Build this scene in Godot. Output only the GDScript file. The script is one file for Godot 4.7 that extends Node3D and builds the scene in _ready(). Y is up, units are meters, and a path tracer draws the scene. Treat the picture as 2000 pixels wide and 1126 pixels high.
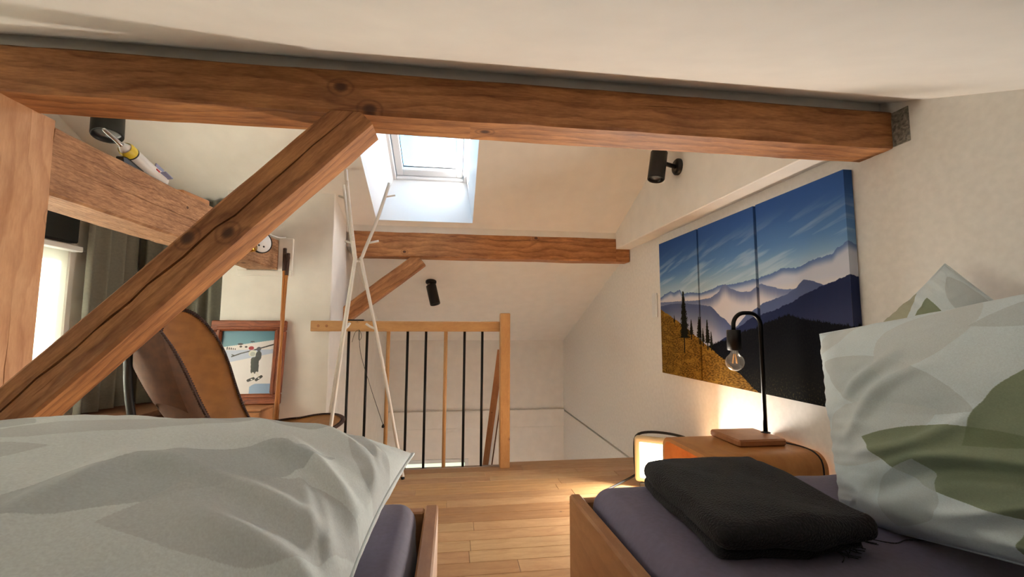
extends Node3D
# Attic sleeping loft. All layout below is written with z pointing forward (away from the camera); P() turns it into Godot's -z.

var M := {}
var names := {}
var rng := RandomNumberGenerator.new()

func P(x: float, y: float, z: float) -> Vector3:
	return Vector3(x, y, -z)

# ---------------------------------------------------------------- nodes
func numbered(called: String) -> String:
	if not names.has(called):
		names[called] = 0
		return called
	names[called] += 1
	return "%s_%03d" % [called, names[called]]

func tag(o: Node, label: String, category: String, group := "", kind := "") -> Node:
	o.set_meta("label", label)
	o.set_meta("category", category)
	if group: o.set_meta("group", group)
	if kind: o.set_meta("kind", kind)
	return o

func thing(called: String, label: String, category: String, group := "", kind := "") -> Node3D:
	var o := Node3D.new()
	o.name = numbered(called)
	add_child(o)
	tag(o, label, category, group, kind)
	return o

func obj(called: String, st, m: Material, parent: Node = null, smooth := false) -> MeshInstance3D:
	var o := MeshInstance3D.new()
	if st is SurfaceTool:
		st.generate_normals()
		o.mesh = st.commit()
	else:
		o.mesh = st
	o.material_override = m
	o.cast_shadow = GeometryInstance3D.SHADOW_CASTING_SETTING_ON
	if parent == null:
		o.name = numbered(called)
		add_child(o)
	else:
		o.name = called
		parent.add_child(o, true)
	return o

func st_new(smooth := false) -> SurfaceTool:
	var st := SurfaceTool.new()
	st.begin(Mesh.PRIMITIVE_TRIANGLES)
	st.set_smooth_group(0 if smooth else -1)
	return st

# ---------------------------------------------------------------- shapes
func tri(st: SurfaceTool, a: Vector3, b: Vector3, c: Vector3, out: Vector3, ua := Vector2.ZERO, ub := Vector2.ZERO, uc := Vector2.ZERO) -> void:
	# front faces run clockwise; out says which way the face looks
	if (b - a).cross(c - a).dot(out) > 0.0:
		var t := b; b = c; c = t
		var u := ub; ub = uc; uc = u
	st.set_uv(ua); st.add_vertex(a)
	st.set_uv(ub); st.add_vertex(b)
	st.set_uv(uc); st.add_vertex(c)

func quad(st: SurfaceTool, a: Vector3, b: Vector3, c: Vector3, d: Vector3, out: Vector3, ua := Vector2(0, 0), ub := Vector2(1, 0), uc := Vector2(1, 1), ud := Vector2(0, 1)) -> void:
	tri(st, a, b, c, out, ua, ub, uc)
	tri(st, a, c, d, out, ua, uc, ud)

# chamfered box; UVs in metres with u along the longest side
func rbox(st: SurfaceTool, c: Vector3, size: Vector3, bev := 0.004, basis := Basis(), uvo := Vector2.ZERO) -> void:
	var h := size * 0.5
	bev = minf(bev, minf(h.x, minf(h.y, h.z)) * 0.9)
	var l := 0
	if h.y > h[l]: l = 1
	if h.z > h[l]: l = 2
	var pt := func(s: Vector3, ax: int) -> Vector3:
		var v := Vector3(s.x * h.x, s.y * h.y, s.z * h.z)
		for k in 3:
			if k != ax: v[k] -= s[k] * bev
		return v
	var uv := func(v: Vector3, ax: int) -> Vector2:
		var o := (ax + 1) % 3
		if o == l: o = (ax + 2) % 3
		if ax == l:
			return Vector2(v[(l + 1) % 3], v[(l + 2) % 3]) + uvo
		return Vector2(v[l], v[o] + 0.31 * ax + (0.17 if v[ax] > 0.0 else 0.0)) + uvo
	var put := func(a: Vector3, b: Vector3, cc: Vector3, d: Vector3, ax: int) -> void:
		var mid := basis * ((a + b + cc + d) * 0.25)
		quad(st, c + basis * a, c + basis * b, c + basis * cc, c + basis * d, mid, uv.call(a, ax), uv.call(b, ax), uv.call(cc, ax), uv.call(d, ax))
	for ax in 3:
		var p := (ax + 1) % 3
		var q := (ax + 2) % 3
		for s in [-1.0, 1.0]:
			var v := []
			for w in [[-1, -1], [1, -1], [1, 1], [-1, 1]]:
				var sg := Vector3.ZERO
				sg[ax] = s; sg[p] = w[0]; sg[q] = w[1]
				v.append(pt.call(sg, ax))
			var mid: Vector3 = Vector3.ZERO
			mid[ax] = s
			quad(st, c + basis * v[0], c + basis * v[1], c + basis * v[2], c + basis * v[3], basis * mid, uv.call(v[0], ax), uv.call(v[1], ax), uv.call(v[2], ax), uv.call(v[3], ax))
			for t in [-1.0, 1.0]:   # edge between faces ax(s) and p(t), running along q
				var s0 := Vector3.ZERO
				s0[ax] = s; s0[p] = t; s0[q] = -1
				var s1 := s0
				s1[q] = 1
				put.call(pt.call(s0, ax), pt.call(s1, ax), pt.call(s1, p), pt.call(s0, p), ax)
	for sx in [-1.0, 1.0]:
		for sy in [-1.0, 1.0]:
			for sz in [-1.0, 1.0]:
				var s := Vector3(sx, sy, sz)
				var a: Vector3 = pt.call(s, 0)
				var b: Vector3 = pt.call(s, 1)
				var d: Vector3 = pt.call(s, 2)
				tri(st, c + basis * a, c + basis * b, c + basis * d, basis * s, uv.call(a, l), uv.call(b, l), uv.call(d, l))

# box given by its ranges in the forward-z layout
func bx(st: SurfaceTool, x0: float, x1: float, y0: float, y1: float, z0: float, z1: float, bev := 0.003) -> void:
	rbox(st, P((x0 + x1) / 2, (y0 + y1) / 2, (z0 + z1) / 2), Vector3(absf(x1 - x0), absf(y1 - y0), absf(z1 - z0)), bev)

# softly rounded box with smooth normals and optional surface noise
func soft_box(st: SurfaceTool, c: Vector3, size: Vector3, r: float, n: int, basis := Basis(), noise: FastNoiseLite = null, amp := 0.0, sag := 0.0) -> void:
	var h := size * 0.5
	r = minf(r, minf(h.x, minf(h.y, h.z)))
	var inner := h - Vector3(r, r, r)
	for ax in 3:
		var p := (ax + 1) % 3
		var q := (ax + 2) % 3
		for s in [-1.0, 1.0]:
			var g := []
			for i in n + 1:
				var row := []
				for j in n + 1:
					var v := Vector3.ZERO
					v[ax] = s * h[ax]
					v[p] = soft_coord(float(i) / n, h[p], r)
					v[q] = soft_coord(float(j) / n, h[q], r)
					var k := v.clamp(-inner, inner)
					var d := (v - k)
					var w := k + d.normalized() * r
					if noise: w += d.normalized() * noise.get_noise_3dv(w * 10.0) * amp
					if sag != 0.0 and w.y > 0.0: w.y += sag * (1.0 - pow(w.x / h.x, 2)) * (1.0 - pow(w.z / h.z, 2))
					row.append(w)
				g.append(row)
			var out := Vector3.ZERO
			out[ax] = s
			for i in n:
				for j in n:
					var a: Vector3 = g[i][j]
					var b: Vector3 = g[i + 1][j]
					var e: Vector3 = g[i + 1][j + 1]
					var f: Vector3 = g[i][j + 1]
					quad(st, c + basis * a, c + basis * b, c + basis * e, c + basis * f, basis * out, Vector2(a[p], a[q]), Vector2(b[p], b[q]), Vector2(e[p], e[q]), Vector2(f[p], f[q]))

func soft_coord(t: float, h: float, r: float) -> float:
	# dense samples inside the rounded rims, even ones between
	var e := 0.28
	if t < e: return -h + r * (1.0 - cos(t / e * PI / 2.0)) * 1.0 if r < h else -h + h * t / e
	if t > 1.0 - e: return h - r * (1.0 - cos((1.0 - t) / e * PI / 2.0)) if r < h else h - h * (1.0 - t) / e
	return lerpf(-h + r, h - r, (t - e) / (1.0 - 2.0 * e))

func tube(st: SurfaceTool, pts: Array, radii, sides := 10, caps := true) -> void:
	var n := pts.size()
	var rings := []
	var prev := Vector3.ZERO
	var length := 0.0
	var lens := []
	for i in n:
		var t: Vector3 = (pts[mini(i + 1, n - 1)] - pts[maxi(i - 1, 0)]).normalized()
		var u := prev - t * prev.dot(t)
		if u.length() < 0.01:
			u = t.cross(Vector3.UP if absf(t.y) < 0.9 else Vector3.RIGHT)
		u = u.normalized()
		prev = u
		var w := t.cross(u)
		var r: float = radii[i] if radii is Array else radii
		var ring := []
		for k in sides:
			var a := TAU * k / sides
			ring.append(pts[i] + (u * cos(a) + w * sin(a)) * r)
		rings.append(ring)
		if i > 0: length += (pts[i] - pts[i - 1]).length()
		lens.append(length)
	for i in n - 1:
		for k in sides:
			var k2 := (k + 1) % sides
			var a: Vector3 = rings[i][k]
			var b: Vector3 = rings[i][k2]
			var c: Vector3 = rings[i + 1][k2]
			var d: Vector3 = rings[i + 1][k]
			quad(st, a, b, c, d, (a + b + c + d) * 0.25 - (pts[i] + pts[i + 1]) * 0.5, Vector2(lens[i], 0.1 * k / sides), Vector2(lens[i], 0.1 * (k + 1) / sides), Vector2(lens[i + 1], 0.1 * (k + 1) / sides), Vector2(lens[i + 1], 0.1 * k / sides))
	if caps:
		for e in [0, n - 1]:
			var dir: Vector3 = (pts[0] - pts[1]) if e == 0 else (pts[n - 1] - pts[n - 2])
			for k in sides:
				tri(st, pts[e], rings[e][k], rings[e][(k + 1) % sides], dir)

# lathe: profile of (radius, along) turned round the axis from base along dir
func lathe(st: SurfaceTool, base: Vector3, dir: Vector3, prof: Array, sides := 24) -> void:
	dir = dir.normalized()
	var u := dir.cross(Vector3.UP if absf(dir.y) < 0.9 else Vector3.RIGHT).normalized()
	var w := dir.cross(u)
	for i in prof.size() - 1:
		var p0: Vector2 = prof[i]
		var p1: Vector2 = prof[i + 1]
		var nn := Vector2(p1.y - p0.y, -(p1.x - p0.x))
		for k in sides:
			var a0 := TAU * k / sides
			var a1 := TAU * (k + 1) / sides
			var d0 := u * cos(a0) + w * sin(a0)
			var d1 := u * cos(a1) + w * sin(a1)
			var out := (d0 + d1) * 0.5 * nn.x + dir * nn.y
			var a := base + dir * p0.y + d0 * p0.x
			var b := base + dir * p0.y + d1 * p0.x
			var c := base + dir * p1.y + d1 * p1.x
			var d := base + dir * p1.y + d0 * p1.x
			var v0 := p0.y
			var v1 := p1.y
			if p0.x < 1e-5: tri(st, a, c, d, out, Vector2(0, v0), Vector2(1, v1), Vector2(0, v1))
			elif p1.x < 1e-5: tri(st, a, b, c, out, Vector2(0, v0), Vector2(1, v0), Vector2(1, v1))
			else: quad(st, a, b, c, d, out, Vector2(float(k) / sides, v0), Vector2(float(k + 1) / sides, v0), Vector2(float(k + 1) / sides, v1), Vector2(float(k) / sides, v1))

# prism: a polygon of (z, y) swept along x
func prism(st: SurfaceTool, poly: PackedVector2Array, x0: float, x1: float) -> void:
	var mid := Vector2.ZERO
	for p in poly: mid += p / poly.size()
	var idx := Geometry2D.triangulate_polygon(poly)
	for e in [x0, x1]:
		for i in range(0, idx.size(), 3):
			var q := []
			for k in 3: q.append(poly[idx[i + k]])
			tri(st, P(e, q[0].y, q[0].x), P(e, q[1].y, q[1].x), P(e, q[2].y, q[2].x), Vector3(e - (x0 + x1) / 2, 0, 0), q[0], q[1], q[2])
	var ccw := not Geometry2D.is_polygon_clockwise(poly)
	for i in poly.size():
		var a := poly[i]
		var b := poly[(i + 1) % poly.size()]
		var nn := Vector2(b.y - a.y, -(b.x - a.x)) * (1.0 if ccw else -1.0)
		quad(st, P(x0, a.y, a.x), P(x1, a.y, a.x), P(x1, b.y, b.x), P(x0, b.y, b.x), Vector3(0, nn.y, -nn.x), Vector2(x0, a.x), Vector2(x1, a.x), Vector2(x1, b.x), Vector2(x0, b.x))

func smooth_path(ctrl: Array, n: int) -> Array:
	var c := Curve3D.new()
	for i in ctrl.size():
		var t: Vector3 = (ctrl[mini(i + 1, ctrl.size() - 1)] - ctrl[maxi(i - 1, 0)]) / 6.0
		c.add_point(ctrl[i], -t, t)
	c.bake_interval = 0.004
	var out := []
	for i in n + 1:
		out.append(c.sample_baked(c.get_baked_length() * i / n, true))
	return out

# rough-hewn timber from p0 to p1: wdir spans its width w, the other way its height h. cracks: [side 0..3, place -1..1, from, to, width, depth]
func beam_mesh(p0: Vector3, p1: Vector3, wdir: Vector3, w: float, h: float, cracks := [], wob := 0.003, seed := 1, bev := 0.006) -> SurfaceTool:
	var st := st_new()
	var L := (p1 - p0).length()
	var t := (p1 - p0) / L
	var A := (wdir - t * wdir.dot(t)).normalized()
	var B := t.cross(A).normalized()
	var nz := FastNoiseLite.new()
	nz.seed = seed
	nz.frequency = 1.6
	var corners := [Vector2(-1, -1), Vector2(1, -1), Vector2(1, 1), Vector2(-1, 1)]
	var pts := []   # [base Vector2, inset dir, crack index, role, perimeter]
	var per := 0.0
	for sd in 4:
		var c0: Vector2 = corners[sd]
		var c1: Vector2 = corners[(sd + 1) % 4]
		var e := (c1 - c0) * 0.5
		var half := Vector2(w, h) * 0.5
		var len_side := (e * half * 2.0).length()
		var a := c0 * half + e * bev
		var b := c1 * half - e * bev
		var inw := -Vector2(e.y, -e.x)
		var list := [[a, 0.0, -1, 0], [b, 1.0, -1, 0]]
		for i in [0.33, 0.66]: list.append([a.lerp(b, i), i, -1, 0])
		for ci in cracks.size():
			var k = cracks[ci]
			if k[0] == sd:
				var f: float = k[1] * 0.5 + 0.5
				for role in [-1, 0, 1]: list.append([a.lerp(b, f), f + role * 0.02, ci, role])
		list.sort_custom(func(q, r): return q[1] < r[1])
		for q in list: pts.append([q[0], inw, q[2], q[3], per + q[1] * len_side, e])
		per += len_side
	var n := maxi(6, int(L / 0.05))
	var rings := []
	for i in n + 1:
		var s := float(i) / n
		var ring := []
		for k in pts.size():
			var q = pts[k]
			var v: Vector2 = q[0]
			v += q[1] * (nz.get_noise_2d(s * L * 1.2, q[4] * 4.0) * wob + 0.4 * wob * nz.get_noise_2d(s * L * 7.0 + 40.0, q[4] * 12.0))
			if q[2] >= 0:
				var cr = cracks[q[2]]
				var g := clampf((s - cr[2]) / (cr[3] - cr[2]), 0.0, 1.0)
				var env := pow(maxf(sin(g * PI), 0.0), 0.4) if s > cr[2] and s < cr[3] else 0.0
				var wander := nz.get_noise_2d(s * L * 3.0, 77.0 + 9.0 * q[2]) * 0.011 * maxf(env, 0.3)
				v += q[5] * (wander + q[3] * maxf(cr[4] * env * (0.75 + 0.5 * nz.get_noise_2d(s * L * 9.0, 5.0)), 0.0003))
				if q[3] == 0: v += q[1] * cr[5] * env
			ring.append(p0 + t * (L * s) + A * v.x + B * v.y)
		rings.append(ring)
	var m := pts.size()
	for i in n:
		var mid := p0 + t * (L * (i + 0.5) / n)
		for k in m:
			var k2 := (k + 1) % m
			var v0: float = pts[k][4]
			var v1: float = pts[k2][4] if k2 > 0 else per
			var a: Vector3 = rings[i][k]
			var b: Vector3 = rings[i][k2]
			var c: Vector3 = rings[i + 1][k2]
			var d: Vector3 = rings[i + 1][k]
			var out2: Vector2 = -pts[k][1]
			quad(st, a, b, c, d, A * out2.x + B * out2.y + ((a + c) * 0.5 - mid) * 0.2, Vector2(L * i / n, v0), Vector2(L * i / n, v1), Vector2(L * (i + 1) / n, v1), Vector2(L * (i + 1) / n, v0))
	for e in [0, n]:
		var cen: Vector3 = p0 + t * (L * e / n)
		for k in m:
			var a: Vector3 = rings[e][k] - cen
			var b: Vector3 = rings[e][(k + 1) % m] - cen
			tri(st, cen, cen + a, cen + b, t if e == n else -t, Vector2.ZERO, Vector2(a.dot(A), a.dot(B)), Vector2(b.dot(A), b.dot(B)))
	return st

# ---------------------------------------------------------------- textures
func tex(img: Image) -> ImageTexture:
	img.generate_mipmaps()
	return ImageTexture.create_from_image(img)

# wood: grain runs along x. Returns [albedo, relief]
func wood_images(w: int, h: int, light: Color, dark: Color, rings: float, knots: int, seed: int, streak := 0.5, rough := 0.3) -> Array:
	var r := RandomNumberGenerator.new()
	r.seed = seed
	var n1 := FastNoiseLite.new(); n1.seed = seed; n1.frequency = 1.0; n1.noise_type = FastNoiseLite.TYPE_SIMPLEX
	var data := PackedByteArray(); data.resize(w * h * 3)
	var bump := PackedByteArray(); bump.resize(w * h)
	var ks := []
	for i in knots: ks.append([r.randf() * w, r.randf() * h, r.randf_range(0.025, 0.05) * h])
	var asp := float(w) / h
	for y in h:
		var fy := float(y) / h
		var edge := minf(fy, 1.0 - fy) * 12.0
		for x in w:
			var fx := float(x) / w
			var cx := cos(fx * TAU) * 0.6
			var sx := sin(fx * TAU) * 0.6
			var yy := fy + 0.022 * n1.get_noise_3d(cx, sx, fy * 2.0)
			var kd := 0.0
			for k in ks:
				var dx: float = (x - k[0]) / 3.0
				var dy: float = y - k[1]
				var q: float = (dx * dx + dy * dy) / (k[2] * k[2])
				if q < 14.0:
					yy += signf(dy) * exp(-q * 0.35) * k[2] / h * 0.9
					var q2: float = ((x - k[0]) * (x - k[0]) * 0.45 + dy * dy) / (k[2] * k[2])
					kd = maxf(kd, clampf(1.2 - q2 * 3.2, 0.0, 1.0) + 0.35 * clampf(1.0 - absf(sqrt(q2) - 0.95) * 6.0, 0.0, 1.0))
			var g := yy * rings + 0.9 * n1.get_noise_3d(cx * 0.9 + 9.0, sx * 0.9, yy * 2.5)
			var f := g - floorf(g)
			var ringv := pow(f, 2.2) if f < 0.86 else (1.0 - f) / 0.14 * 0.72
			var fine := 0.6 * n1.get_noise_3d(cx * 7.0, sx * 7.0, fy * h * 0.22) + 0.5 * n1.get_noise_3d(cx * 16.0, sx * 16.0, fy * h * 0.45)
			var broad := n1.get_noise_3d(cx * 2.0 + 30.0, sx * 2.0, fy * 5.0)
			var v := clampf(0.30 + 0.45 * ringv * streak * 2.0 + rough * fine + 0.30 * broad, 0.0, 1.0)
			var c := light.lerp(dark, v)
			if kd > 0.0: c = c.lerp(Color(dark.r * 0.6, dark.g * 0.55, dark.b * 0.55), kd * 0.85)
			var o := (y * w + x) * 3
			data[o] = int(clampf(c.r, 0, 1) * 255.0); data[o + 1] = int(clampf(c.g, 0, 1) * 255.0); data[o + 2] = int(clampf(c.b, 0, 1) * 255.0)
			bump[y * w + x] = int(clampf(0.6 - 0.3 * ringv - 0.35 * fine - 0.3 * kd, 0.0, 1.0) * 255.0)
	return [tex(Image.create_from_data(w, h, false, Image.FORMAT_RGB8, data)), tex(Image.create_from_data(w, h, false, Image.FORMAT_L8, bump))]

func wood_mat(imgs: Array, uv: Vector2, rough: float, relief := 0.12, tint := Color.WHITE, off := Vector2.ZERO) -> StandardMaterial3D:
	var m := StandardMaterial3D.new()
	m.albedo_texture = imgs[0]
	m.albedo_color = tint
	m.roughness = rough
	m.uv1_scale = Vector3(uv.x, uv.y, 1)
	m.uv1_offset = Vector3(off.x, off.y, 0)
	if relief > 0.0:
		m.heightmap_enabled = true
		m.heightmap_texture = imgs[1]
		m.heightmap_scale = relief
	return m

func flat(c: Color, rough := 0.6, metal := 0.0) -> StandardMaterial3D:
	var m := StandardMaterial3D.new()
	m.albedo_color = c
	m.roughness = rough
	m.metallic = metal
	return m

# colour with fine mottling, laid on by world position
func grainy(c: Color, rough: float, amount: float, freq: float, scale: float, relief := 0.0, seed := 3) -> StandardMaterial3D:
	var m := StandardMaterial3D.new()
	var nz := FastNoiseLite.new(); nz.seed = seed; nz.frequency = freq; nz.fractal_octaves = 4
	var t := NoiseTexture2D.new()
	t.width = 256; t.height = 256; t.seamless = true; t.noise = nz
	var g := Gradient.new()
	g.set_color(0, Color(c.r * (1 - amount), c.g * (1 - amount), c.b * (1 - amount)))
	g.set_color(1, Color(minf(c.r * (1 + amount), 1), minf(c.g * (1 + amount), 1), minf(c.b * (1 + amount), 1)))
	t.color_ramp = g
	m.albedo_texture = t
	m.roughness = rough
	m.uv1_triplanar = true
	m.uv1_world_triplanar = true
	m.uv1_scale = Vector3.ONE * scale
	if relief > 0.0:
		var t2 := NoiseTexture2D.new()
		t2.width = 256; t2.height = 256; t2.seamless = true; t2.noise = nz
		m.heightmap_enabled = true
		m.heightmap_texture = t2
		m.heightmap_scale = relief
	return m

func in_poly_height(pts: Array, x: float) -> float:
	for i in pts.size() - 1:
		if x <= pts[i + 1][0]:
			var t: float = (x - pts[i][0]) / (pts[i + 1][0] - pts[i][0])
			t = t * t * (3.0 - 2.0 * t) * 0.5 + t * 0.5
			return lerpf(pts[i][1], pts[i + 1][1], t)
	return pts[-1][1]

# the mountain photograph printed across the three canvases
func mountain_image() -> Image:
	var w := 1020
	var h := 630
	var n := FastNoiseLite.new(); n.seed = 21; n.frequency = 1.0; n.fractal_octaves = 4
	var data := PackedByteArray(); data.resize(w * h * 3)
	var far := [[0.0, .425], [.05, .40], [.1, .385], [.13, .40], [.18, .385], [.2, .42], [.26, .415], [.34, .43], [.42, .415], [.46, .40], [.55, .405], [.66, .395], [.72, .385], [.78, .365], [.83, .375], [.9, .35], [.95, .345], [.97, .32], [1.0, .30]]
	var pk := [[0.0, .46], [.12, .465], [.3, .475], [.4, .47], [.45, .445], [.485, .405], [.50, .398], [.53, .43], [.58, .455], [.63, .46], [.68, .425], [.72, .445], [.78, .47], [1, .5]]
	var mid := [[0.0, .49], [.1, .48], [.2, .485], [.3, .50], [.4, .52], [.48, .60], [.54, .66], [.62, .575], [.70, .525], [.78, .50], [.82, .475], [.855, .435], [.88, .445], [.92, .47], [1, .475]]
	var ridge := [[0.0, .95], [.38, .80], [.48, .72], [.56, .655], [.64, .60], [.72, .575], [.80, .54], [.86, .50], [.93, .47], [1.0, .44]]
	var forest := [[0.0, 1.1], [.3, .86], [.4, .765], [.48, .735], [.56, .69], [.64, .665], [.72, .625], [.79, .60], [.86, .625], [1.0, .655]]
	var hill := [[0.0, .515], [.06, .55], [.14, .60], [.22, .655], [.30, .715], [.38, .775], [.46, .835], [.55, .91], [.64, .99], [.7, 1.05], [1, 1.3]]
	var trees := [[.205, .83, .40, .060], [.125, .625, .565, .012], [.262, .735, .60, .026], [.318, .765, .585, .030], [.345, .775, .66, .018], [.375, .80, .605, .028], [.40, .80, .68, .018]]
	for y in h:
		var v := float(y) / h
		for x in w:
			var u := float(x) / w
			var jag := n.get_noise_1d(u * 60.0)
			var s := clampf(v / 0.42, 0.0, 1.0)
			var c := Color(.21, .35, .61).lerp(Color(.38, .55, .76), smoothstep(0.0, 0.75, s)).lerp(Color(.66, .76, .82), smoothstep(0.55, 1.0, s))
			c = c.lerp(Color(.13, .24, .46), 0.45 * clampf(0.5 - u, 0, 1) * (1.0 - s))
			var cl := n.get_noise_2d((u * 2.2 + v * 0.6) * 1.3, (v * 1.4 + u * 0.55) * 9.0)
			c = c.lerp(Color(.80, .86, .90), clampf(cl * 1.1 - 0.05, 0.0, 0.4) * smoothstep(0.1, 0.6, s))
			if v > in_poly_height(far, u) + jag * .006:
				c = Color(.36, .46, .66).lerp(Color(.75, .77, .83), smoothstep(0.0, 0.045, v - in_poly_height(far, u)))
			var fog := Color(.82, .80, .81).lerp(Color(.70, .71, .78), clampf((v - 0.45) * 2.5, 0, 1))
			if v > 0.43: c = c.lerp(fog, smoothstep(0.43, 0.475, v))
			var d := v - in_poly_height(pk, u) - jag * .004
			if d > 0.0: c = Color(.42, .47, .62).lerp(fog, smoothstep(0.0, 0.09, d))
			d = v - in_poly_height(mid, u) - jag * .004
			if d > 0.0: c = Color(.33, .38, .53).lerp(fog if u < 0.55 else Color(.50, .53, .66), smoothstep(0.0, 0.22, d) * 0.8)
			d = v - in_poly_height(ridge, u) - jag * .006
			if d > 0.0: c = Color(.15, .18, .31).lerp(Color(.22, .24, .36), smoothstep(0.0, 0.2, d))
			var spk := absf(n.get_noise_1d(u * 420.0)) * 0.022 + jag * 0.008
			d = v - in_poly_height(forest, u) + spk
			if d > 0.0:
				var t := n.get_noise_2d(u * 130.0, v * 60.0)
				c = Color(.045, .05, .085).lerp(Color(.085, .09, .10), clampf(t * 1.3 + 0.3, 0, 1)).lerp(Color(.07, .065, .05), smoothstep(0.1, 0.4, d))
				if v > 0.86 and t > 0.32: c = c.lerp(Color(.33, .29, .16), (v - 0.86) * 5.0)
			d = v - in_poly_height(hill, u) - n.get_noise_1d(u * 150.0) * .006
			if d > 0.0:
				var t := n.get_noise_2d(u * 55.0 + v * 30.0, v * 90.0)
				var t2 := n.get_noise_2d(u * 9.0 + 50.0, v * 16.0)
				c = Color(.56, .42, .17).lerp(Color(.30, .21, .08), clampf(t * 1.1 + 0.45, 0, 1)).lerp(Color(.64, .50, .20), clampf(t2, 0, 0.7))
			for k in trees:
				if v > k[2] and v < k[1]:
					var f: float = (v - k[2]) / (k[1] - k[2])
					var wd: float = k[3] * (0.10 + 0.90 * f) * (0.78 + 0.22 * sin(f * 60.0 + n.get_noise_2d(u * 90.0, v * 90.0) * 5.0)) if f < 0.76 else 0.0035
					if absf(u - k[0] - 0.1 * wd) < wd: c = Color(.075, .085, .07).lerp(Color(.15, .15, .12), clampf(n.get_noise_2d(u * 200.0, v * 120.0) + 0.3, 0, 1))
			var o := (y * w + x) * 3
			data[o] = int(clampf(c.r, 0, 1) * 255.0); data[o + 1] = int(clampf(c.g, 0, 1) * 255.0); data[o + 2] = int(clampf(c.b, 0, 1) * 255.0)
	return Image.create_from_data(w, h, false, Image.FORMAT_RGB8, data)

# printed cotton: large pointed leaves overlapping on a pale ground. leaves: [cx, cy, half length, half width, angle, colour]
func leaf_image(size: int, ground: Color, leaves: Array, seed: int) -> Image:
	var n := FastNoiseLite.new(); n.seed = seed; n.frequency = 0.35; n.fractal_octaves = 3
	var data := PackedByteArray(); data.resize(size * size * 3)
	for y in size:
		for x in size:
			var p := Vector2(x, y) / size
			var c := ground
			for k in leaves:
				var q: Vector2 = (p - Vector2(k[0], k[1])).rotated(-k[4])
				var t: float = absf(q.x) / k[2]
				if t < 1.0:
					var wd: float = k[3] * (1.0 - t * t)
					if absf(q.y) < wd: c = c.lerp(k[5], 0.8)
			var g := 1.0 + 0.05 * n.get_noise_2d(x * 3.0, y * 0.8) + 0.035 * n.get_noise_2d(x * 0.5 + 300.0, y * 4.0)
			var o := (y * size + x) * 3
			data[o] = int(clampf(c.r * g, 0, 1) * 255.0); data[o + 1] = int(clampf(c.g * g, 0, 1) * 255.0); data[o + 2] = int(clampf(c.b * g, 0, 1) * 255.0)
	return Image.create_from_data(size, size, false, Image.FORMAT_RGB8, data)

# small painted picture: a skier carrying skis over snow
func skier_image() -> Image:
	var w := 160
	var h := 200
	var img := Image.create(w, h, false, Image.FORMAT_RGB8)
	var blob := func(c: Vector2, r: Vector2, col: Color) -> void:
		for y in range(int(c.y - r.y), int(c.y + r.y) + 1):
			for x in range(int(c.x - r.x), int(c.x + r.x) + 1):
				if x >= 0 and y >= 0 and x < w and y < h and pow((x - c.x) / r.x, 2) + pow((y - c.y) / r.y, 2) <= 1.0: img.set_pixel(x, y, col)
	var line := func(a: Vector2, b: Vector2, r: float, col: Color) -> void:
		var nn := int(a.distance_to(b)) + 1
		for i in nn + 1: blob.call(a.lerp(b, float(i) / nn), Vector2(r, r), col)
	for y in h:
		for x in w:
			var c := Color(.33, .53, .62).lerp(Color(.43, .62, .69), float(y) / 60.0)
			if y > 52 - x * 0.15: c = Color(.90, .88, .89)
			if y > 62 - x * 0.02 and y < 106 - x * 0.22: c = Color(.74, .78, .87)
			if y > 168 and x > 95 and pow((x - 150) / 60.0, 2) + pow((y - 190) / 28.0, 2) < 1.0: c = Color(.58, .68, .82)
			img.set_pixel(x, y, c)
	var k := Color(.09, .08, .10)
	blob.call(Vector2(56, 42), Vector2(8, 3), k); blob.call(Vector2(58, 50), Vector2(4, 3), k); blob.call(Vector2(74, 51), Vector2(4, 2.5), k); blob.call(Vector2(92, 34), Vector2(6, 2), k)
	for i in 5: line.call(Vector2(18 + i * 6, 52 + i * 1.2), Vector2(18 + i * 6, 59), 1.1, k)
	line.call(Vector2(34, 82), Vector2(60, 72), 1.7, k); line.call(Vector2(34, 76), Vector2(42, 79), 1.3, k)
	line.call(Vector2(60, 72), Vector2(96, 62), 1.5, k); line.call(Vector2(96, 62), Vector2(158, 43), 1.9, k)
	blob.call(Vector2(90, 55), Vector2(8, 6), Color(.62, .08, .16))
	blob.call(Vector2(113, 58), Vector2(7, 7), Color(.25, .25, .30))
	blob.call(Vector2(96, 72), Vector2(13, 11), Color(.86, .86, .82)); blob.call(Vector2(96, 74), Vector2(8, 7), Color(.70, .72, .70))
	blob.call(Vector2(114, 80), Vector2(9, 16), Color(.20, .20, .21))
	line.call(Vector2(100, 92), Vector2(103, 130), 8.0, Color(.19, .19, .15)); line.call(Vector2(108, 90), Vector2(110, 128), 8.0, Color(.13, .13, .11))
	line.call(Vector2(102, 136), Vector2(101, 152), 4.0, Color(.88, .86, .84)); line.call(Vector2(113, 134), Vector2(120, 146), 4.0, Color(.86, .84, .82))
	line.call(Vector2(90, 158), Vector2(105, 152), 4.2, k); line.call(Vector2(114, 156), Vector2(128, 146), 4.2, k)
	blob.call(Vector2(100, 155), Vector2(3, 2), Color.WHITE); blob.call(Vector2(121, 151), Vector2(3, 2), Color.WHITE)
	return img

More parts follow.
